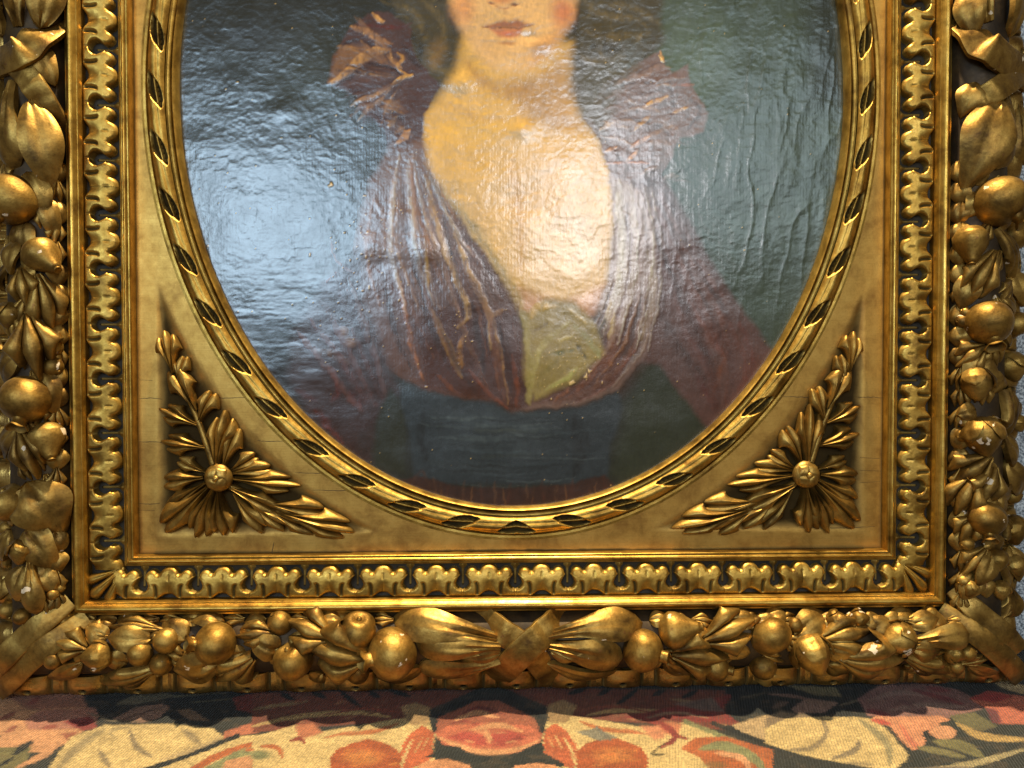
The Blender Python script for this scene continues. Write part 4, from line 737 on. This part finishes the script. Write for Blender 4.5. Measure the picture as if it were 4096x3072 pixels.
def ribbon(pts, w, folds=(), dh=0.0, name='ribbon', flat=False, wfun=None, mat=None):
    Q = np.array([on(p[0], p[1], p[2]+dh) if not flat else at(p[0], p[1], p[2]) for p in pts]); par = CORE[side_of(Q.mean(0))]
    C = smooth_path(Q, 12); n = len(C); T = np.gradient(C, axis=0); T /= np.linalg.norm(T, axis=1, keepdims=True)
    up = np.array([0, 0, 1.0]); Y = np.cross(up, T); Y /= np.linalg.norm(Y, axis=1, keepdims=True); Nn = np.cross(T, Y); t = np.linspace(0, 1, n)
    bump = sum((a*np.exp(-((t-c)/s)**2) for c, s, a in folds), np.zeros(n)); vs = np.array([-1, -.92, -.7, -.35, 0, .35, .7, .92, 1]); rows = []
    ww = w*(np.ones(n) if wfun is None else np.interp(t, *wfun))
    for v in vs:
        hgt = 9*(1-abs(v-0.22)) + bump*(1-0.25*v) + (2 if 0.8 < abs(v) < 1 else 0); rows.append(C + Y*(v*ww*0.5)[:,None] + Nn*hgt[:,None])
    rows = [rows[0]-Nn*16] + rows + [rows[-1]-Nn*16]
    return part(name, np.stack(rows, 1).reshape(-1, 3), [q[::-1] for q in grid_faces(n, len(rows))] if False else grid_faces(n, len(rows)), mat or G_CARVE, par, sharp=50)
# bottom garland, left to right
LF = [  # base x, y, tip x, y, width, kind
 (352,2592,226,2556,92,'tri'),(335,2642,188,2722,52,'plain'),(425,2562,348,2500,62,'plain'),(612,2552,424,2556,78,'plain'),(640,2520,438,2488,54,'tri'),(625,2655,404,2728,84,'tri'),(748,2560,652,2474,70,'plain'),(880,2632,690,2690,104,'plain'),
 (1105,2535,948,2530,70,'tri'),(1020,2610,868,2722,108,'tri'),(900,2490,760,2482,52,'plain'),(1120,2600,1000,2560,80,'plain'),(1340,2562,1138,2500,126,'tri'),(1480,2612,1232,2622,158,'tri'),(1290,2690,1240,2724,60,'plain'),(1380,2486,1260,2478,50,'plain'),(1690,2660,1500,2722,60,'plain'),
 (1985,2560,1568,2474,128,'bulb'),(2000,2585,1664,2568,104,'bulb'),(2000,2635,1666,2682,92,'bulb'),(2010,2605,1800,2622,40,'plain'),
 (2190,2545,2572,2474,108,'bulb'),(2185,2575,2496,2632,112,'bulb'),(2190,2640,2494,2694,62,'plain'),(2200,2600,2330,2636,40,'plain'),
 (2810,2562,3022,2500,124,'tri'),(2688,2602,2900,2612,134,'tri'),(2660,2640,2770,2700,60,'plain'),(2900,2500,3040,2460,56,'plain'),(3060,2480,3150,2452,60,'plain'),(3170,2545,3304,2446,84,'plain'),(3000,2690,3140,2700,60,'plain'),
 (3270,2560,3488,2498,112,'tri'),(3300,2580,3450,2594,70,'plain'),(3345,2602,3596,2664,136,'tri'),(3310,2650,3400,2692,70,'plain'),(3490,2520,3560,2476,62,'plain'),(3645,2562,3886,2532,92,'bulb'),(3630,2500,3760,2472,60,'plain'),(3560,2470,3652,2440,48,'plain'),(3640,2590,3768,2606,64,'plain'),(3618,2612,3802,2690,76,'tri'),(3868,2652,4012,2690,52,'plain'),(3740,2660,3850,2705,46,'plain'),
 # left garland, top to bottom
 (60,330,35,678,104,'bulb'),(125,400,215,765,104,'plain'),(10,330,-10,560,80,'bulb'),(80,110,40,-160,100,'bulb'),(160,120,200,-150,90,'plain'),(130,190,226,335,76,'plain'),(20,140,-30,-60,80,'plain'),(110,690,200,852,76,'plain'),(170,790,230,950,60,'plain'),(75,960,28,1092,54,'plain'),(40,1060,-5,1160,50,'plain'),(95,1080,112,1222,84,'tri'),(150,1100,245,1340,100,'tri'),(120,1265,168,1500,134,'tri'),(90,1400,4,1536,76,'plain'),(150,1480,225,1660,84,'plain'),(95,1690,8,1845,62,'plain'),(90,1715,142,1905,90,'tri'),(30,1700,-20,1830,60,'plain'),(108,1925,255,2145,146,'plain'),(110,2110,228,2275,96,'plain'),(50,2120,0,2250,80,'plain'),(125,2230,142,2462,68,'bulb'),(100,2262,58,2408,74,'plain'),(170,2270,215,2370,60,'plain'),(30,2290,-10,2400,60,'plain'),
 # right garland, top to bottom
 (3990,400,3850,765,134,'plain'),(4010,380,3998,668,106,'bulb'),(4062,400,4076,668,76,'bulb'),(3950,90,3890,-140,100,'bulb'),(4030,150,4064,-120,80,'plain'),(3900,140,3850,-60,80,'plain'),(3900,330,3846,470,70,'plain'),(3970,915,4072,1108,66,'tri'),(3972,1010,3856,1195,96,'tri'),(4040,1080,4100,1225,66,'plain'),(3900,1080,3838,1240,70,'plain'),(3935,1388,3826,1456,96,'tri'),(4000,1180,4060,1260,60,'plain'),(3950,1420,3850,1560,96,'plain'),(4000,1550,4042,1728,96,'tri'),(3900,1640,3836,1660,60,'plain'),(4010,1740,4060,1880,80,'plain'),(3955,1820,3818,1945,116,'tri'),(3962,1868,3938,2024,106,'tri'),(3900,1900,3818,2066,104,'tri'),(4020,1840,4088,1990,80,'plain'),(3900,2060,3826,2160,84,'tri'),(3935,2190,3846,2296,80,'tri'),(3960,2200,3920,2350,60,'plain'),(4030,2180,4080,2330,60,'plain'),(3900,2290,3850,2400,70,'plain'),(4020,2330,4080,2470,70,'bulb'),
]
for i, a in enumerate(LF): leaf(*a[:4], a[4]*(1.42 if a[5] == 'tri' else 1.22), a[5], hb=-4-3*(i % 3), ht=20+6*((i*7) % 4), seed=100+i)
FT = [
 (215,2640,34,'berry',190),(395,2622,52,'nut',180),(560,2613,46,'berry',200),(665,2563,48,'berry',150),(645,2655,43,'berry',260),(862,2575,82,'pomegranate',170),(1172,2640,78,'apple',110),(1120,2492,48,'berry',120),(1432,2518,74,'apple',80),(1570,2614,98,'pomegranate',185),(1432,2690,44,'berry',200),
 (2572,2602,80,'stub',-8),(2700,2520,70,'pear',14),(2862,2668,56,'stub',-5),(3085,2545,78,'apple',-60),(3052,2664,52,'berry',-40),(3244,2608,76,'nut',-70),(3342,2482,40,'nut',20),(3432,2474,36,'nut',10),(3596,2552,62,'nut',190),(3812,2612,38,'nut',-20),(3868,2612,34,'berry',20),(3822,2664,32,'berry',-30),(3716,2450,30,'berry',10),(3180,2500,30,'berry',0),
 (48,800,98,'pomegranate',-112),(168,1020,68,'pear',-38),(38,1258,48,'nut',-85),(215,1392,34,'berry',-30),(214,1466,36,'berry',-40),(106,1598,92,'pomegranate',-92),(188,1748,62,'pear',-68),(42,2008,76,'apple',110),(26,2112,28,'berry',-60),(86,2200,46,'nut',-90),(30,2440,34,'berry',-60),(88,2466,32,'berry',-70),(212,2376,24,'berry',0),(242,2350,20,'berry',0),(0,1610,40,'berry',200),
 (3996,806,98,'pomegranate',-55),(3884,965,66,'pear',-100),(4052,945,60,'apple',60),(3956,1290,88,'pomegranate',-95),(3850,1284,28,'berry',180),(3862,1250,22,'berry',150),(4062,1300,56,'apple',-60),(4042,1462,58,'nut',-80),(3905,1530,62,'nut',-95),(3930,1738,72,'nut',-88),(3860,1690,22,'berry',180),(3850,1742,28,'berry',200),(3945,2075,72,'pomegranate',-98),(4046,2112,58,'nut',-85),(3866,2172,29,'berry',200),(3986,2236,42,'nut',-100),(4052,2256,46,'nut',-78),(3852,2322,28,'berry',200),(4000,2356,36,'nut',-95),(3880,2350,34,'nut',-120),(4060,1690,36,'nut',-60),(4050,1980,34,'berry',0),
]
for px, py, r, kd, an in FT: fruit(px, py, r, kd, an, out={'pomegranate': 0.55, 'stub': 0.5}.get(kd, 0.35))
# small low leaves that fill the ground between the fruit
for sd, n in (('B', 46), ('L', 30), ('R', 30)):
    for i in range(n):
        t = (i+0.5)/n; off = ((i*0.618) % 1.0-0.5)*170; s_ = 1 if t < 0.5 else -1
        if sd == 'B':
            px, py = 240+t*3640, 2590+off; dx, dy = -s_*random.uniform(70, 120), random.uniform(-50, 50)
            if 1650 < px < 2520: continue
        else: px, py = (112 if sd == 'L' else 3958)+off*0.9, 620+t*1780; dx, dy = random.uniform(-55, 55), random.uniform(80, 130)
        leaf(px, py, px+dx, py+dy, random.uniform(64, 92), random.choice(['tri', 'plain', 'tri']), hb=-14, ht=4, seed=700+i)
for i in range(22): leaf(226, 640+i*82, 236+random.uniform(-10, 4), 740+i*82, 70, random.choice(['plain', 'tri']), hb=-6, ht=6, seed=900+i)
for i in range(22): leaf(3846, 640+i*82, 3832+random.uniform(-4, 10), 740+i*82, 70, random.choice(['plain', 'tri']), hb=-6, ht=6, seed=940+i)
for i in range(42):
    x = 300+i*85
    if not 1600 < x < 2560: leaf(x, 2482, x+(-90 if x < 2048 else 90), 2476+random.uniform(-8, 12), 60, random.choice(['plain', 'tri']), hb=-6, ht=6, seed=980+i)
# crossed ribbons and corner bands
ribbon([(1905,2452,6),(2010,2530,16),(2110,2600,18),(2180,2680,8),(2225,2724,-10)], 100, [(0.25, .05, 6), (0.33, .03, -5), (0.75, .05, 6)])
ribbon([(2262,2448,8),(2190,2520,24),(2105,2595,34),(2030,2670,20),(1975,2722,-8)], 106, [(0.2, .05, 7), (0.28, .03, -5), (0.36, .03, 5), (0.8, .06, 6)])
ribbon([(40,230,14),(110,310,22),(180,420,22),(262,560,0)], 90, [(0.45, .06, 8), (0.6, .04, -6)])
ribbon([(262,70,4),(150,150,26),(60,215,34),(-60,270,20)], 112, [(0.35, .07, 9), (0.5, .05, -8), (0.62, .05, 8)])
ribbon([(4110,270,10),(4030,330,20),(3940,390,18),(3870,450,-6)], 92, [(0.5, .06, 8), (0.65, .04, -6)])
ribbon([(3818,50,-4),(3900,150,24),(3990,210,34),(4120,310,20)], 116, [(0.3, .06, 9), (0.45, .05, -8), (0.58, .05, 8)])
WF = ([0, .3, .7, 1], [.8, 1, 1.05, .9])
for pts in ([(282,2402,104),(190,2476,140),(80,2566,160),(10,2640,150),(-40,2700,90)], [(350,2468,96),(230,2556,146),(110,2650,160),(30,2730,110),(-10,2768,30)], [(3812,2352,104),(3900,2440,140),(4010,2530,160),(4080,2600,120)], [(3760,2436,96),(3870,2512,146),(3990,2606,160),(4060,2680,110),(4084,2716,30)]):
    ribbon(pts, 84, [(0.3, .10, 7), (0.5, .08, -5), (0.75, .10, 5)], flat=True, wfun=WF, mat=G_LEAF)
# outer edge moulding units
def make_edge_unit():
    Pp = 211.0; nu, nv = 64, 30; U, Vv = np.meshgrid(np.linspace(-.5, .5, nu)*Pp, np.linspace(0, 84, nv), indexing='ij'); au = np.abs(U)
    q = np.sqrt(np.clip(1-(np.abs(Vv-24)/61)**4, 0, 1)); bar = 58*q*np.sqrt(np.clip(1-(au/82)**2.4, 0, 1)); spc = (34*q)*(1-0.25*np.clip((au-78)/27, 0, 1))
    m = sst(78, 73, au); no = np.exp(-((au-77)/5)**2); hole = sst(15, 11, np.hypot(U+2, (Vv-60)*1.35))
    h = bar*m+spc*(1-m)-22*no*q - hole*22 + 1.0*fbm(U/40, Vv/20, 97, 3)
    dark_tone = np.maximum(0.85*no, hole)  # hole and side notches set near-black
    return raw_mesh('edge_leaf', lay(np.stack([U, -Vv, h], -1).reshape(-1, 3)), [q_[::-1] for q_ in grid_faces(nu, nv)], G_CARVE2, attrs={'dark_tone': dark_tone.ravel()})
G_CARVE2 = gold('worn_edge_gilding', (0.14, 0.072, 0.018), (0.40, 0.235, 0.06), (0.58, 0.37, 0.11), metal=0.88, rough=(0.24, 0.40), streak='x')
EDGE = make_edge_unit()
def put_edge(side, c):
    R_ = RAILS[side]; o = link(bpy.data.objects.new('edge_leaf', EDGE), R_); base = np.array(list(R_['lx'])); d0 = 462.0
    p, a = {'B': (np.array([c, PB-d0, 16.0]), 0), 'L': (np.array([-HW-d0, c, 0.0]), math.pi/2), 'R': (np.array([HW+d0, c, 0.0]), -math.pi/2)}[side]
    o.location = lay((p-base)[None])[0].tolist(); o.rotation_euler = (0, a, 0)
for i in range(-9, 10): put_edge('B', i*211.0+4)
for sd in 'LR':
    for i in range(0, 13): put_edge(sd, PB-330+i*211.0)
# mitre leaves at the corners of the ribbon-leaf moulding
for sx in (-1, 1):
    A = Acc(); b = np.array([sx*(HW+44), PB-44, 34.0]); t = np.array([sx*(HW+158), PB-158, 66.0]); L, X, Y, Nn = frame_axes(b, t)
    for ang, ll, ww in ((0, 1, 46), (-0.42, .92, 44), (0.42, .92, 44)):
        P, Fq = lobe(L*ll, ww, shape='finger', dome=.4, groove=.12, arch=.10, droop=0.12, seed=3); c, s = math.cos(ang), math.sin(ang)
        A.add(place(np.stack([P[:,0]*c-P[:,1]*s, P[:,0]*s+P[:,1]*c, P[:,2]], 1), b, X, Y, Nn), Fq)
    A.build('mitre_leaf', G_BRIGHT, RAILS['B'])
# acanthus ornaments in the two lower corners
AC = [  # base, tip, width, kind  (left corner, photograph coordinates)
 (700,1490,664,1326,74,'fan'),(716,1540,738,1418,46,'fan2'),(790,1640,700,1470,74,'fan2'),(800,1690,846,1558,62,'fan2'),(800,1700,648,1636,70,'fan'),(832,1790,655,1758,74,'fan'),
 (874,1872,878,1640,84,'fan'),(898,1868,950,1706,70,'fan2'),(922,1884,1030,1826,56,'fan2'),(930,1892,1092,1862,64,'fan2'),(936,1912,1180,1940,74,'fan'),
 (920,1945,1140,2040,74,'fan2'),(1080,2010,1302,2048,64,'fan2'),(1130,2046,1406,2134,86,'fan'),(1090,2040,1252,2136,66,'fan2'),(1010,2010,1142,2122,62,'fan2'),(940,1970,1046,2134,60,'fan2'),
 (880,1960,878,2142,86,'fan'),(856,1958,770,2132,82,'fan'),(838,1945,654,2124,90,'fan2'),(826,1930,660,2032,66,'fan2'),(818,1908,654,1922,72,'fan2'),(824,1886,706,1842,50,'fan2'),
]
def corner_ornament(sx):
    c = at(873, 1911, 34.0); c = np.array([sx*abs(c[0]), c[1], 30.0])
    A = Acc(); P, f, (Z, B1, B2) = ball(c, 56, (0, 0, 1), cosprof(16, 0.55), seed=4, wob=0.02, nlat=16, nlon=32); A.add(P, f)
    for q in range(4):
        d = q*math.pi/2+math.pi/4; v = np.array([math.cos(d), math.sin(d), 0]); s = np.array([-v[1], v[0], 0]); Pq, fq = lobe(44, 50, shape='lance', dome=.16, groove=0, arch=.02, droop=0, thick=.12, seed=q)
        u = Pq[:,0]/44; A.add(c + v*(6+u*44)[:,None] + s*Pq[:,1:2] + np.array([0, 0, 1])*(33*np.sqrt(np.clip(1-(u*44/58)**2, 0, 1))-2+Pq[:,2]*0.8)[:,None], fq)
    P, f, _ = ball(c+np.array([0, 0, 30]), 14, (0, 0, 1), cosprof(8), nlat=8, nlon=12, seed=2, wob=.15); A.add(P, f)
    boss = A.build('rosette', G_ACAN, FR)
    for i, (bx, by, tx, ty, w, kd) in enumerate(AC):
        A0 = leaf(bx, by, tx, ty, w*random.uniform(0.96, 1.14), kd, hb=4, ht=14, base_h=0.0, parent=boss, mat=G_ACAN, seed=300+i+(57 if sx > 0 else 0), name='acanthus_leaf')
        if sx > 0:
            me = A0.data; co = np.empty(len(me.vertices)*3); me.vertices.foreach_get('co', co); co = co.reshape(-1, 3); co[:,0] *= -1; me.vertices.foreach_set('co', co.ravel()); me.flip_normals(); me.update()
            l = np.array(list(A0['lx'])); l[0] *= -1; A0['lx'] = l.tolist(); A0.location = lay((l-np.array(list(boss['lx'])))[None])[0].tolist()
    # stems under the long fronds
    for pts in ([(858,1860),(800,1690),(720,1500),(690,1420)], [(925,1945),(1060,2005),(1200,2060),(1300,2095)]):
        C = smooth_path(np.array([at(a, b, 4.0) for a, b in pts]), 8); n = len(C); C[:,0] *= (1 if sx < 0 else -1); T = np.gradient(C, axis=0); T /= np.linalg.norm(T, axis=1, keepdims=True); Y = np.cross(np.array([0, 0, 1.0]), T)
        w = np.linspace(15, 6, n); rows = [C+Y*(math.cos(a)*w)[:,None]+np.array([0, 0, 1])*(math.sin(a)*w*1.1+np.linspace(6, 14, n))[:,None] for a in np.linspace(0, math.pi, 7)]
        part('stem', np.stack(rows, 1).reshape(-1, 3), grid_faces(n, 7), G_ACAN, boss)
corner_ornament(-1); corner_ornament(1)
for o in bpy.data.objects:
    if 'lx' in o: del o['lx']
